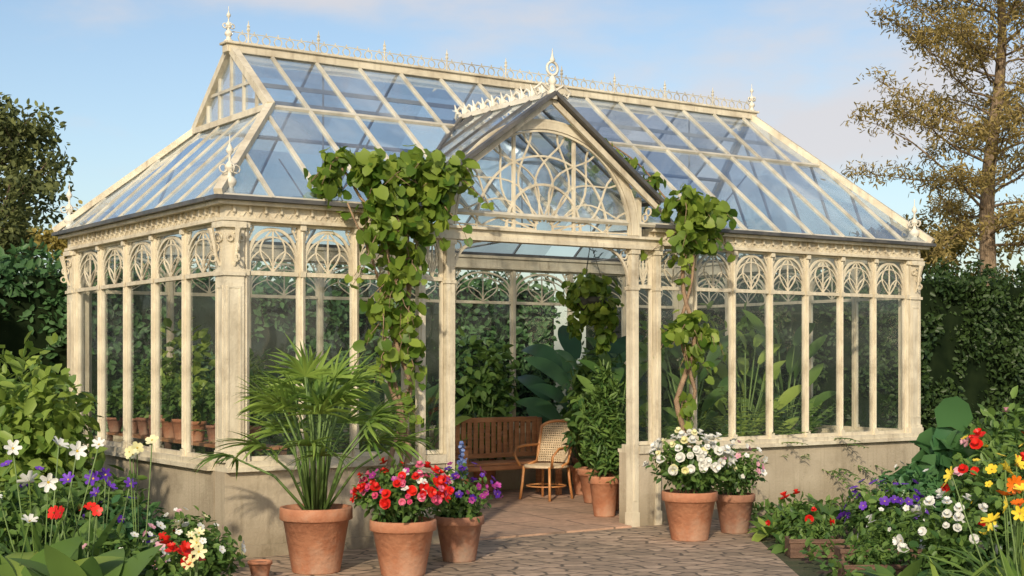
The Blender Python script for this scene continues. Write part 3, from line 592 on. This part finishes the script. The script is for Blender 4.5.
vine((1.42,-.35),'leafy bright green vine climbing over the porch eave',
 [([(1.42,-.35,0),(1.50,-.30,.8),(1.38,-.28,1.5),(1.5,-.3,2.2),(1.55,-.25,2.9),(1.75,-.1,3.3)],.034),([(1.5,-.33,0),(1.38,-.28,.7),(1.52,-.3,1.4),(1.36,-.28,2.1),(1.3,-.2,2.8),(1.0,-.1,3.2)],.026),([(1.36,-.36,.0),(1.44,-.3,1.2),(1.28,-.3,2.1),(1.0,-.2,2.9)],.018)],
 [(1.25,-.25,3.18,.24,.16,.18),(1.60,-.28,3.24,.26,.18,.20),(1.90,-.36,3.20,.22,.16,.18),(.98,-.12,3.28,.16,.12,.10),(.88,-.1,3.06,.12,.10,.12),(1.32,-.30,2.94,.28,.18,.18),(1.78,-.34,2.98,.22,.16,.16),(1.55,-.34,2.76,.24,.16,.16),
  (1.28,-.34,2.66,.18,.14,.14),(1.50,-.36,2.46,.18,.14,.14),(1.36,-.36,2.26,.14,.12,.11),(1.50,-.36,2.10,.12,.10,.10),(1.26,-.36,2.00,.09,.09,.08),(1.44,-.36,1.88,.10,.09,.08),(1.56,-.36,1.70,.07,.07,.07),(1.30,-.36,1.66,.05,.06,.06),(1.50,-.34,1.35,.03,.04,.05)],660,.105,5,1.7)
vine((4.62,-.32),'twisting woody vine with leafy clumps beside the doorway',
 [([(4.62,-.32,0),(4.70,-.30,.6),(4.56,-.28,1.2),(4.72,-.3,1.9),(4.60,-.28,2.5),(4.7,-.2,3.1)],.036),([(4.68,-.34,0),(4.58,-.3,.7),(4.72,-.28,1.3),(4.58,-.3,2.0),(4.74,-.28,2.7),(4.9,-.1,3.2)],.026),([(4.7,-.2,3.0),(4.5,.1,3.4),(4.15,.30,3.75),(3.9,.5,3.9)],.012)],
 [(4.74,-.30,2.98,.26,.18,.17),(4.60,-.32,3.16,.18,.16,.12),(5.00,-.2,3.06,.20,.14,.15),(4.62,-.34,2.74,.14,.12,.11),(4.92,-.25,2.80,.17,.12,.12),(4.46,.05,3.36,.12,.12,.08),(4.28,.20,3.54,.10,.12,.07),(4.08,.32,3.72,.09,.10,.06),(3.88,.5,3.90,.06,.08,.05),
  (4.62,-.34,1.99,.18,.13,.09),(4.84,-.34,1.86,.15,.11,.09),(4.48,-.34,1.86,.11,.10,.08),(4.7,-.34,1.70,.08,.08,.06),(4.6,-.33,1.2,.03,.04,.05)],470,.100,5,1.7)

# ------------------------------------------------------------ furniture
BN=thing('garden_bench',L(4.80,3.30,.012),'brown slatted wooden bench against the rear glazing','bench',rot=ANG); BN.scale=(.95,.95,.95)
hw=.66
b=MB(); [b.box((-hw,-.42+.085*i,.40),(hw,-.42+.085*i+.065,.43)) for i in range(5)]; b.box((-hw,-.43,.34),(hw,-.40,.395)); b.obj('seat',M_wood,BN,bevel=.005)
b=MB(); b.box((-hw,-.005,.90),(hw,.035,.96)); b.box((-hw,-.0,.46),(hw,.03,.52)); [b.box((-hw+.02+i*.088,.003,.52),(-hw+.08+i*.088,.026,.90)) for i in range(15)]; b.obj('backrest',M_wood,BN,bevel=.004)
for sx in (-1,1):
    for yy_,h in ((-.42,.62),(.0,.95)):
        b=MB(); b.box((sx*(hw+.03)-.03,yy_-.03,0),(sx*(hw+.03)+.03,yy_+.03,h)); b.obj('leg',M_wood,BN,bevel=.005)
    b=MB(); b.box((sx*(hw+.03)-.04,-.48,.6205),(sx*(hw+.03)+.04,-.032,.65)); b.obj('armrest',M_wood,BN,bevel=.008)
CH=thing('wicker_armchair',L(5.02,2.55,.012),'cane armchair with pale woven back standing before the bench','chair',rot=math.radians(-38)); CH.scale=(.90,.90,.90)
b=MB(); b.ring((0,0,.42),.27,.020,24,ax=((1,0,0),(0,1,0)),m=6); 
for i in range(-6,7):
    x=i*.04; l=math.sqrt(max(0,.26**2-x*x)); b.box((x-.014,-l,.415),(x+.014,l,.425)); b.box((-l,x-.014,.427),(l,x+.014,.433))
b.obj('seat',M_weave,CH)
def bc(s,t):
    a=s*.95; return (math.sin(a)*.32,.27*math.cos(a)*.9+.13*t-.02,.46+.52*t)
b=MB()
for i in range(19):
    s=-.88+1.76*i/18; top=.96-.12*abs(s)**3; b.tube([bc(s,top*t/6) for t in range(7)],.009,4)
for j in range(16):
    t=.03+.86*j/15; b.tube([bc(-.88+1.76*k/14,t) for k in range(15)],.010,4)
b.obj('backrest',M_weave,CH)
b=MB(); b.tube([(-.27,-.05,.42)]+[bc(-.95,t/5) for t in range(5)]+[bc(-.95+1.9*k/16,1-.16*abs(-.95+1.9*k/16)**3) for k in range(17)]+[bc(.95,1-t/5) for t in range(1,6)]+[(.27,-.05,.42)],.020,8); b.obj('frame',M_cane,CH,smooth=True)
for sx in (-1,1):
    b=MB(); b.tube([bc(sx*.95,.42),(sx*.33,.0,.67),(sx*.33,-.18,.65),(sx*.30,-.27,.56),(sx*.25,-.22,.42)],.018,8); b.obj('armrest',M_cane,CH,smooth=True)
    for yl in (-.2,.2):
        b=MB(); b.tube([(sx*.2,yl,.42),(sx*.215,yl*1.08,.2),(sx*.235,yl*1.2,0)],.018,8); b.obj('leg',M_cane,CH,smooth=True)
b=MB(); b.ring((0,0,.17),.25,.010,20,ax=((1,0,0),(0,1,0)),m=5); b.obj('stretcher',M_cane,CH,smooth=True)

# ------------------------------------------------------------ interior plants
def bigleaf(loc,label,n,h,ls,m,rr=.2,H=.34,T=T_big,name='broadleaf_plant',spread=.35,upr=.9):
    r=thing(name,loc,label,'potted plant'); pot_parts(r,rr,H,M_terra)
    st=MB(); lb=LB()
    for k in range(n):
        a=k*2.4+R.uniform(-.3,.3); f=(k+.5)/n; hd=A(math.cos(a),math.sin(a),0); base=A(0,0,H*.9)+hd*.03
        tip=base+hd*spread*R.uniform(.3,.9)*(1.1-f*.5)+A(0,0,(h-H-ls*.8)*(.25+.75*f)); mid=(base+tip)/2-hd*.04+A(0,0,.08)
        st.tube([base,mid,tip],[.015,.012,.008],5); D=unit(hd*.65+A(0,0,upr))
        lb.add(R.choice(T),tip[None],D[None],(-hd*.5+A(0,-.9,.5))[None]*1.0,ls*R.uniform(.8,1.15),[R.random()])
    st.obj('stem',M_stem,r,smooth=True); lb.obj('foliage',m,r); return r
def fern(loc,label,n,h,ls,m,rr=.17,H=.3,name='potted_fern'):
    r=thing(name,loc,label,'potted plant',rot=R.uniform(0,6)); pot_parts(r,rr,H,M_terra)
    z0=H*.9; lb=LB(); st=MB()
    for k in range(n):
        a=R.uniform(0,6.28); el=R.uniform(.2,1.45); hd=A(math.cos(a),math.sin(a),0); ln=(h-z0)*R.uniform(.8,1.1); pts=[]; p=A(0,0,z0)+hd*.02; e=el+.3
        for j in range(9): pts.append(p.copy()); p=p+ln/8*(hd*math.cos(e)+A(0,0,math.sin(e))); e-=.16
        st.tube(pts,.004,4); side=A(-hd[1],hd[0],0)
        for j in range(1,9):
            for s in (-1,1):
                t=pts[j]-pts[j-1]; nn=np.cross(side,unit(t)); nn=nn*np.sign(nn[2]+1e-6); q=pts[j-1]*.5+pts[j]*.5
                w_=ls*(1.1-abs(j/8-.4))
                for qq in (pts[j],q): lb.add(T_oval,qq[None],(side*s+unit(t)*.5-A(0,0,.15))[None],nn[None],A(w_*.55,w_,w_)[None],[R.random()])
    st.obj('stem',M_stem,r); lb.obj('foliage',m,r); return r
bigleaf(L(5.75,2.75,.012),'tall banana-like plant with arching broad dark leaves in a pot',20,2.15,.62,F_ban,T=T_ban,spread=.85,upr=.75)
bigleaf(L(6.6,2.9,.012),'large-leaved tropical plant in a terracotta pot',15,2.2,.65,F_mid,spread=.5)
bigleaf(L(7.55,1.3,.012),'large-leaved tropical plant in a terracotta pot',18,2.25,.45,F_mid,spread=.5)
bigleaf(L(5.75,.95,.012),'large-leaved green plant behind the front glazing',18,2.2,.42,F_mid,spread=.45)
bigleaf(L(6.65,1.0,.012),'large-leaved green plant behind the front glazing',18,2.2,.42,F_lite,spread=.45)
bigleaf(L(4.98,1.2,.012),'large-leaved green plant behind the front glazing',15,1.9,.38,F_mid,spread=.35,T=T_hosta)
bigleaf(L(3.5,3.4,.012),'leafy green plant in a pot near the bench',18,1.5,.36,F_mid,spread=.4)
r=thing('potted_shrub',L(4.45,.75,.012),'narrow bushy green shrub in a terracotta pot inside the doorway','potted plant'); pot_parts(r,.165,.41)
lb=LB(); cloud(lb,T_needle,A((0,0,.60),(.03,0,.80),(-.03,.02,1.02),(.03,0,1.22),(0,0,1.40)),A((.20,.20,.20),(.21,.21,.20),(.18,.18,.20),(.14,.14,.18),(.08,.08,.14)),2200,.095,up=.9,shell=.2,droop=-.3); lb.obj('foliage',F_mid,r)
b=MB(); b.tube([(0,0,.36),(.01,0,.9),(0,0,1.4)],[.014,.010,.004],6); b.obj('stem',M_vinew,r)
bigleaf(L(4.0,3.55,.012),'arching green plant in a pot beside the bench',16,1.6,.40,F_lite,spread=.4)
fern(L(3.1,3.3,.012),'arching green fern in a pot by the rear glazing',40,1.35,.12,F_lite)
fern(L(7.1,.7,.012),'green fern in a pot behind the front glazing',44,1.4,.12,F_mid); fern(L(5.2,.6,.012),'green fern in a pot behind the front glazing',40,1.3,.12,F_mid); fern(L(6.2,.6,.012),'green fern in a pot behind the front glazing',44,1.35,.12,F_lite)
fern(L(7.8,2.6,.012),'tall green fern in a pot inside the glasshouse',46,1.9,.14,F_mid); fern(L(1.1,.8,.012),'green fern in a pot behind the front glazing',44,1.5,.13,F_mid)
for (u,v,h,m) in ((1.6,3.2,1.8,F_mid),(6.3,3.4,1.7,F_mid),(7.3,3.4,2.1,F_mid),(2.4,3.3,1.6,F_mid),(7.0,2.0,2.3,F_lite),(6.1,1.9,2.1,F_mid),(7.8,2.0,2.2,F_mid),(.95,3.3,2.0,F_lite),(5.25,1.9,1.7,F_mid),(4.95,3.72,1.9,F_mid)):
    r=thing('potted_shrub',L(u,v,.012),'bushy green shrub in a terracotta pot inside the glasshouse','potted plant'); pot_parts(r,.16 if v>3.6 else .22,.38); bush(r,(0,0,h*.60),(.38 if v<3.6 else .5,.34 if v<3.6 else .18,h*.40),650,.13,m)
r=thing('hanging_basket',L(4.62,1.2,2.22),'hanging basket with trailing green leaves on chains','hanging plant')
b=MB(); b.lathe([(.001,-.12),(.10,-.10),(.16,-.02),(.18,.04),(.17,.04),(.001,.02)],n=14); b.obj('basket',M_dark,r,smooth=True)
b=MB(); [b.tube([(math.cos(a)*.17,math.sin(a)*.17,.04),(0,0,.62),(0,0,1.5)],.004,4) for a in (0,2.1,4.2)]; b.obj('chain',M_dark,r)
lb=LB(); cloud(lb,T_heart,A((0,0,.14),(.08,0,-.06),(.16,0,-.26),(-.14,.05,-.22),(.12,.05,-.44),(-.18,0,.05)),A((.25,.23,.16),(.22,.22,.16),(.12,.12,.18),(.10,.10,.16),(.07,.07,.14),(.14,.14,.12)),440,.08,droop=1.2); lb.obj('foliage',F_vine,r)
SH=thing('plant_staging',L(.50,2.0,.012),'slatted wooden staging shelf along the side windows','shelf',rot=ANG)
b=MB(); [b.box((-.22+.075*i,-1.65,.83),(-.16+.075*i,1.65,.855)) for i in range(6)]; b.obj('shelf_top',M_wood,SH)
for sx in (-.2,.2):
    for sy in (-1.6,0,1.6): b=MB(); b.box((sx-.025,sy-.025,0),(sx+.025,sy+.025,.8295)); b.obj('leg',M_plank,SH)
for k in range(10):
    v=.45+k*.34; r=thing('potted_plant',L(.36+R.uniform(-.04,.06),v,.869),'small green plant in a terracotta pot on the staging','potted plant',group='small pots along the staging'); pot_parts(r,R.uniform(.085,.115),R.uniform(.15,.21),R.choice((M_terra,M_terra2)))
    hh=R.uniform(.12,.32); bush(r,(0,0,.18+hh*.8),(.14,.14,hh),190,.08,R.choice((F_mid,F_lite,F_mid)),stems=False)

# ------------------------------------------------------------ hedges
def hedge(p0,p1,th,h,label,n,size=.09,m=F_hedge):
    p0=Vector(p0);p1=Vector(p1);d=p1-p0;ln=d.length;ang=math.atan2(d.y,d.x)
    r=thing('hedge',(p0.x,p0.y,0),label,'hedge',rot=ang)
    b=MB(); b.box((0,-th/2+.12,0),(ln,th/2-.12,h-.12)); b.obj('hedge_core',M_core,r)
    lb=LB(); k=n
    side=rng.random(k); x=rng.random(k)*ln
    y=np.empty(k);z=np.empty(k);N=np.zeros((k,3))
    f=side<.72; t=(side>=.72)&(side<.93); bk=side>=.93
    bump=lambda x,z:.12*np.sin(x*2.1+z*1.7)+.10*np.sin(x*5.3-z*3.1)+.06*np.sin(z*6+x*1.3)
    z[:]=rng.random(k)*h; y[f]=-th/2-bump(x[f],z[f])+rng.random(f.sum())*.2; N[f]=(0,-1,.4)
    y[bk]=th/2+bump(x[bk],z[bk]); N[bk]=(0,1,.4)
    y[t]=(rng.random(t.sum())-.5)*th; z[t]=h+bump(x[t],y[t]*3)*1.4-rng.random(t.sum())*.12; N[t]=(0,-.2,1)
    N=N+rng.normal(size=(k,3))*.55
    cl=.5+.5*np.sin(x*3.1+z*2.3)*np.sin(z*4.4-x*1.1)
    lb.add(T_oval,np.stack([x,y,z],1),rng.normal(size=(k,3))+A(0,-.3,.2),N,size*(.7+.6*rng.random(k)),np.clip(.1+.45*cl+.35*rng.random(k),0,1)); lb.obj('foliage',m,r)
hedge(L(-7,6.4),L(-.6,6.4),1.2,2.75,'tall dark clipped evergreen hedge beside the glasshouse',16000,.09)
hedge(L(-.55,7.5),L(8.4,7.5),1.2,2.75,'green hedge behind the glasshouse seen through the glazing',14000,.12,F_dark)
hedge(L(8.45,5.7),L(22,5.7),1.4,3.0,'tall dark evergreen hedge with fine leafy face',32000,.10)

# ------------------------------------------------------------ trees
def tree(x,y,h,trunk_h,crown_r,label,bark,leaf,nl,ls,nlimb,lean=(0,0),tr=.22,cr=(.9,.9,.5),upk=.6,sub=5,tl=T_oval,name='tree'):
    r=thing(name,(x,y,0),label,'tree'); b=MB(); clumps=[];rad=[]
    pts=[];m_=12
    for i in range(m_+1):
        t=i/m_; pts.append(A(lean[0]*t+.10*math.sin(t*7+x),lean[1]*t+.08*math.cos(t*6),h*.93*t))
    b.tube(pts,[tr*(1-.9*i/m_)*(1.25 if i==0 else 1) for i in range(m_+1)],9)
    for k in range(nlimb):
        t=trunk_h/h+(1-trunk_h/h)*((k+.5)/nlimb)*.95; f=t*m_*.999; i=int(f); p0=pts[min(i,m_-1)]*(1-(f-i))+pts[min(i+1,m_)]*(f-i)
        a=k*2.4+R.uniform(-.5,.5); prof=math.sin(math.pi*min(1,max(.12,((t*h-trunk_h)/(h-trunk_h))*.80+.16)))**.7
        ln=crown_r*prof*R.uniform(.75,1.0); el=upk*(1-t*.3)+R.uniform(-.15,.2)
        d=A(math.cos(a)*math.cos(el),math.sin(a)*math.cos(el),math.sin(el)); q=[p0]
        for j in range(1,6):
            d=unit(d+rng.normal(size=3)*.13+A(0,0,.05)); q.append(q[-1]+d*ln/5)
        rr=tr*.42*(1-.6*t); b.tube(q,[rr*(1-.17*j) for j in range(6)],6)
        for s in range(sub):
            j=1+(s*4)//sub+ (1 if R.random()>.5 else 0); j=min(j,5); sd=unit(d+rng.normal(size=3)*.75*A(1,1,.5)+A(0,0,.1)); l2=ln*R.uniform(.22,.42)
            e=q[j]+sd*l2; b.tube([q[j],(q[j]+e)/2+A(0,0,.04),e],[rr*.35,rr*.22,rr*.08],4)
            for e2,w_ in ((e,1),((q[j]+e)/2,.75)):
                clumps.append(e2+rng.normal(size=3)*.12); z=R.uniform(.6,1.2)*crown_r*.18*w_; rad.append(A(z*cr[0]*1.3,z*cr[1]*1.3,z*cr[2]*1.3))
        clumps.append(q[-1]); z=R.uniform(.7,1.1)*crown_r*.18; rad.append(A(z*1.2,z*1.2,z*cr[2]*1.3))
    b.obj('trunk',bark,r,smooth=True); lb=LB(); cloud(lb,tl,np.array(clumps),np.array(rad),nl,ls,up=.5,shell=.1,droop=.2); lb.obj('crown',leaf,r); return r
def conifer(x,y,h,trunk_h,crown_r,label,nl,ls,nlimb,tr,lean):
    r=thing('conifer_tree',(x,y,0),label,'tree'); b=MB(); C=[];Rd=[]; m_=14
    pts=[A(lean*math.sin(t/m_*1.6)+.12*math.sin(t*.9),.1*math.cos(t*.8),h*t/m_) for t in range(m_+1)]
    b.tube(pts,[tr*(1-.88*i/m_)*(1.3 if i==0 else 1) for i in range(m_+1)],10)
    for k in range(nlimb):
        g=(k+.5)/nlimb; t=trunk_h/h+(1-trunk_h/h)*g*.97; f=t*m_*.999; i=int(f); p0=pts[i]*(1-(f-i))+pts[min(i+1,m_)]*(f-i)
        a=k*2.4+R.uniform(-.4,.4); ln=crown_r*(1-.30*g)*(.7+.3*min(1,g*6))*R.uniform(.65,1.0); el=.22+.35*g+R.uniform(-.2,.2); q=[p0]; d=A(math.cos(a)*math.cos(el),math.sin(a)*math.cos(el),math.sin(el))
        for j in range(1,9):
            d=unit(d+rng.normal(size=3)*.13-A(0,0,.01)); q.append(q[-1]+d*ln/8)
        rr=max(.012,tr*.17*(1-.6*g)); b.tube(q,[rr*(1-.11*j) for j in range(9)],5)
        for j in range(2,9):
            for s in (-1,1,0):
                if R.random()<.2: continue
                sd=unit(np.cross(d,A(0,0,1))*s+d*.7+A(0,0,.3)+rng.normal(size=3)*.4); l2=ln*.24*(1.15-j/10)*R.uniform(.5,1.4); e=q[j]+sd*l2
                b.tube([q[j],(q[j]+e)/2+A(0,0,.03),e],[max(.005,rr*.28),max(.004,rr*.18),.003],4)
                for w_ in (.35,.65,1.0): C.append(q[j]+sd*l2*w_+A(0,0,.02)+rng.normal(size=3)*.08); z=R.uniform(.12,.28); Rd.append(A(z*1.3,z*1.3,z*.85))
    b.obj('trunk',M_barkg,r,smooth=True); lb=LB(); cloud(lb,T_needle,np.array(C),np.array(Rd),nl,ls,up=.6,shell=.0,droop=.1); lb.obj('crown',F_gold,r)
tree(-11.9,33,7.5,2.0,2.6,'broad olive-green deciduous tree with open crown above the hedge',M_bark,F_tree,13000,.15,24,tr=.20)
tree(-7.7,27,4.5,1.2,1.4,'small golden-green tree behind the hedge',M_bark,F_olive,8000,.11,16,tr=.10)
tree(-14.6,29,5.4,1.5,2.4,'small olive tree behind the hedge',M_bark,F_tree,7000,.14,16,tr=.14)
conifer(10.5,32.5,13.6,4.1,4.0,'tall golden conifer with open tiers of fine upswept branches',42000,.130,84,.24,.5)
tree(11.4,40,5.6,1.2,2.4,'low golden-brown tree beyond the hedge',M_barkg,F_olive,8000,.15,16,tr=.14)
tree(15.2,38,6.2,1.4,2.8,'low olive-gold tree beyond the hedge',M_barkg,F_olive,8000,.15,16,tr=.16)

# ------------------------------------------------------------ bed plants
def shrub(loc,rad,n,ls,m,label,blooms=(),t=T_oval,name='shrub',cat='shrub'):
    r=thing(name,(*loc,.03),label,cat); bush(r,(0,0,rad[2]*.95),rad,n,ls,m,t,blooms,zlo=.0); return r
def rosette(loc,n,ls,m,T,label,name='hosta_plant',up=(.5,1.3),z=.02,blooms=(),wide=1.0):
    r=thing(name,(*loc,z),label,'plant'); lb=LB()
    for k in range(n):
        a=k*2.4+R.uniform(-.4,.4); el=R.uniform(*up); hd=A(math.cos(a),math.sin(a),0); D=hd*math.cos(el)+A(0,0,math.sin(el)); Nn=-hd*math.sin(el)+A(R.uniform(-.3,.3),-.35,math.cos(el))
        s_=ls*R.uniform(.6,1.15); lb.add(R.choice(T),(hd*.05+A(0,0,R.uniform(0,.12*ls)))[None],D[None],Nn[None],A(s_*wide,s_,s_)[None],[R.random()])
    lb.obj('foliage',m,r)
    if blooms:
        st=MB()
        for bm,nb_,bs,tt,h0,h1,sp in blooms:
            l2=LB()
            for k in range(nb_):
                e=A(R.gauss(0,sp),R.gauss(0,sp),R.uniform(h0,h1)); st.tube([A(e[0]*.2,e[1]*.2,0),A(e[0]*.7,e[1]*.7,e[2]*.6),e],.005,4)
                l2.add(tt,e[None],rdir(1),A(R.uniform(-.7,.7),-.8,R.uniform(.2,1.0))[None],bs*R.uniform(.75,1.2),[R.random()])
            l2.obj('blossom',bm,r)
        st.obj('stem',M_stem,r)
    return r
FP=dict(name='flowering_plant',cat='flower')
# left border
shrub((-3.75,11.2),(.62,.55,.85),1500,.13,F_lite,'loose light green leafy shrub in the border'); shrub((-4.35,12.6),(.7,.6,.75),1300,.13,F_mid,'green leafy shrub beside the hedge'); shrub((-3.2,10.6),(.5,.45,.42),1200,.10,F_mid,'low green shrub in the border')
shrub((-3.4,9.9),(.45,.4,.42),1000,.09,F_mid,'low green border plant with violet flowers',[(B_purp,12,.038,T_f5)],**FP); shrub((-2.75,10.3),(.36,.33,.30),800,.08,F_blue,'green border plant with purple flowers',[(B_purp,12,.040,T_f5),(B_red,4,.034,T_f5)],**FP)
shrub((-2.38,10.35),(.30,.28,.25),700,.065,F_mid,'low leafy plant with white and pink flowers',[(B_white,16,.028,T_f5),(B_ppink,5,.030,T_f5)],**FP)
shrub((-2.12,9.75),(.28,.26,.24),700,.065,F_mid,'low plant with cream and white flowers',[(B_cream,8,.046,T_f6),(B_white,12,.030,T_f5)],**FP)
shrub((-2.5,9.3),(.28,.26,.27),600,.07,F_mid,'low plant with pale pink and white flowers',[(B_ppink,6,.034,T_f5),(B_white,10,.032,T_f5)],**FP)
shrub((-2.10,8.8),(.20,.18,.22),350,.07,F_mid,'scarlet geranium in the border',[(B_red,8,.052,T_rose)],**FP)
rosette((-1.92,8.65),10,.32,F_mid,T_hosta,'pale yellow trumpet flowers above broad leaves',name='flowering_plant',blooms=[(B_cream,3,.052,T_f6,.34,.48,.09)],wide=1.3)
rosette((-2.50,8.45),20,.60,F_mid,T_hosta,'large-leaved plant with broad upright green leaves',up=(.7,1.4),wide=1.35); rosette((-2.90,8.5),20,.64,F_lite,T_hosta,'large-leaved hosta with bright green upright leaves',up=(.7,1.4),wide=1.35); rosette((-2.75,9.3),16,.62,F_mid,T_hosta,'large-leaved green border plant with upright leaves',up=(.9,1.45),wide=1.2)
rosette((-3.0,9.2),18,.68,F_mid,T_blade,'white lilies on tall stems above strap leaves',name='lily_plant',up=(.9,1.5),blooms=[(B_white,7,.062,T_f6,.80,1.05,.20)])
rosette((-2.75,9.6),14,.58,F_mid,T_blade,'tall irises with purple flowers',name='iris_plant',up=(.9,1.5),blooms=[(B_purp,6,.052,T_f6,.66,.85,.14)])
rosette((-2.55,9.9),12,.5,F_mid,T_blade,'tall pale cream flowers on slender stems',name='flowering_plant',up=(.9,1.5),blooms=[(B_cream,4,.044,T_f5,.8,1.10,.12)])
rosette((-2.70,9.1),10,.5,F_mid,T_blade,'red poppies above green leaves',name='poppy_plant',up=(.8,1.4),blooms=[(B_red,4,.042,T_f5,.58,.76,.15)])
rosette((-3.15,8.9),14,.5,F_mid,T_blade,'white flowers above green strap leaves',name='lily_plant',up=(.8,1.4),blooms=[(B_white,4,.048,T_f6,.55,.8,.13)])
# right border
rosette((2.62,8.7),26,.48,F_lite,T_blade,'clump of broad strap-like green leaves',name='strap_leaf_plant',up=(.6,1.4),wide=1.9); rosette((3.05,8.5),28,.55,F_lite,T_blade,'clump of broad strap-like green leaves with yellow flowers',name='strap_leaf_plant',up=(.6,1.4),wide=1.9,blooms=[(B_yel,4,.065,T_f6,.5,.72,.12)])
rosette((2.85,9.0),16,.42,F_mid,T_hosta,'broad-leaved bright green border plant',up=(.6,1.3),wide=1.3); rosette((3.35,9.2),16,.5,F_mid,T_hosta,'large broad-leaved green border plant',up=(.6,1.3),wide=1.3); rosette((2.55,9.5),14,.34,F_mid,T_hosta,'low broad-leaved green plant at the path edge',up=(.5,1.3),wide=1.3); rosette((3.3,11.4),16,.44,F_mid,T_hosta,'broad-leaved green plant amid the flowers',up=(.6,1.3),wide=1.3)
rosette((3.15,9.1),18,.66,F_mid,T_blade,'yellow and orange lilies on tall stems',name='lily_plant',up=(.8,1.45),blooms=[(B_yel,9,.060,T_f6,.55,.95,.15),(B_org,5,.060,T_f8,.6,.88,.11)])
shrub((2.95,9.75),(.30,.28,.32),800,.075,F_mid,'leafy plant with white geranium heads',[(B_white,24,.038,T_rose)],**FP)
shrub((3.5,10.3),(.40,.36,.42),1100,.085,F_mid,'leafy plant topped with red and yellow flowers',[(B_red,8,.040,T_rose),(B_yel,16,.040,T_f5)],**FP)
shrub((3.72,10.9),(.42,.36,.52),1100,.085,F_mid,'tall plant with scarlet flower heads',[(B_red,20,.042,T_rose),(B_yel,7,.038,T_f5)],**FP)
shrub((4.1,10.5),(.45,.4,.52),1000,.085,F_mid,'leafy plant with yellow and orange flowers',[(B_yel,20,.042,T_f5),(B_org,12,.042,T_rose)],**FP)
shrub((3.1,11.9),(.38,.34,.28),900,.075,F_mid,'low plant covered in violet pansies',[(B_purp,38,.042,T_f5)],**FP)
shrub((2.45,12.3),(.26,.24,.20),600,.075,F_mid,'low plant with red geranium heads',[(B_red,7,.040,T_rose)],**FP)
shrub((3.05,11.1),(.34,.28,.22),800,.065,F_mid,'low plant with small white flowers',[(B_white,22,.030,T_f5)],**FP)
shrub((3.55,12.6),(.42,.38,.34),1000,.085,F_blue,'leafy green plant with pale flowers',[(B_white,12,.032,T_f5)],**FP)
shrub((4.35,12.4),(.5,.45,.58),1300,.10,F_mid,'leafy shrub with pink flowers',[(B_ppink,14,.046,T_rose),(B_red,3,.04,T_rose)],**FP)
shrub((4.9,13.8),(.7,.6,.6),1300,.12,F_mid,'green leafy shrub near the hedge'); shrub((6.6,16.5),(1.0,.9,.8),1500,.15,F_dark,'dark green shrub near the hedge'); shrub((5.6,15.2),(.7,.6,.55),1100,.12,F_mid,'green leafy shrub near the hedge')
shrub((3.9,12.8),(.34,.32,.52),260,.24,F_blue,'large cabbage-like plant with broad rounded green leaves',t=T_heart,name='cabbage_plant',cat='plant')
rosette((2.85,11.65),9,.26,F_lite,T_hosta,'low broad-leaved green plant',up=(.5,1.3),wide=1.3); rosette((2.3,12.9),16,.26,F_lite,T_hosta,'low light green plant at the path edge',up=(.3,1.2),wide=1.3); rosette((2.62,13.3),16,.28,F_mid,T_hosta,'low green plant at the path edge',up=(.3,1.2),wide=1.3); rosette((2.35,12.1),12,.22,F_mid,T_hosta,'low green plant at the path edge',up=(.3,1.2),wide=1.3); rosette((3.1,13.9),16,.34,F_mid,T_hosta,'low green plant against the plinth',up=(.3,1.3),wide=1.3); rosette((3.7,14.2),14,.32,F_blue,T_hosta,'low green plant against the plinth',up=(.3,1.3),wide=1.3)
def planter(loc,wx,wy,h,label,ang):
    r=thing('wooden_planter',(*loc,.004),label,'planter',rot=ang); t=.025
    b=MB(); b.box((-wx,-wy,0),(wx,-wy+t,h)); b.box((-wx,wy-t,0),(wx,wy,h)); b.box((-wx,-wy+t,0),(-wx+t,wy-t,h-.003)); b.box((wx-t,-wy+t,0),(wx,wy-t,h-.003)); b.box((-wx-.012,-wy-.012,h-.03),(wx+.012,-wy-.0005,h+.005)); b.obj('box',M_plank,r,bevel=.004)
    b=MB(); b.box((-wx+t,-wy+t,.02),(wx-t,wy-t,h-.04)); b.obj('soil',M_soil,r)
    bush(r,(0,0,h+.03),(wx*.9,wy*.9,.10),300,.055,F_mid,stems=False)
planter((2.46,11.75),.22,.12,.15,'low dark wooden planter at the border edge',.0); planter((2.80,11.0),.32,.13,.17,'low dark wooden trough of leafy seedlings',.0); planter((2.62,10.3),.28,.12,.15,'low dark wooden trough at the border edge',.05)
def cover(name,pts,n,m,size):
    lb=LB(); (x0,y0),(x1,y1)=pts
    X=rng.uniform(x0,x1,n);Yy=rng.uniform(y0,y1,n); fy=11.57+.688*(X+2.3)
    k=(Yy<fy-.1) if x0>0 else ((Yy<11.57-(X+2.3)*1.45-.1)); X=X[k];Yy=Yy[k];n=len(X)
    lb.add(T_oval,np.stack([X,Yy,.05+.08*rng.random(n)],1),rdir(n)+A(0,0,.4),rdir(n)*.6+A(0,0,1),size*(.6+.8*rng.random(n))); lb.obj(name,m,kind='stuff')
cover('ground_cover',((2.25,8.5),(7.5,16.5)),9000,F_mid,.08); cover('ground_cover',((-6.5,8),(-2.1,15)),7000,F_mid,.08)
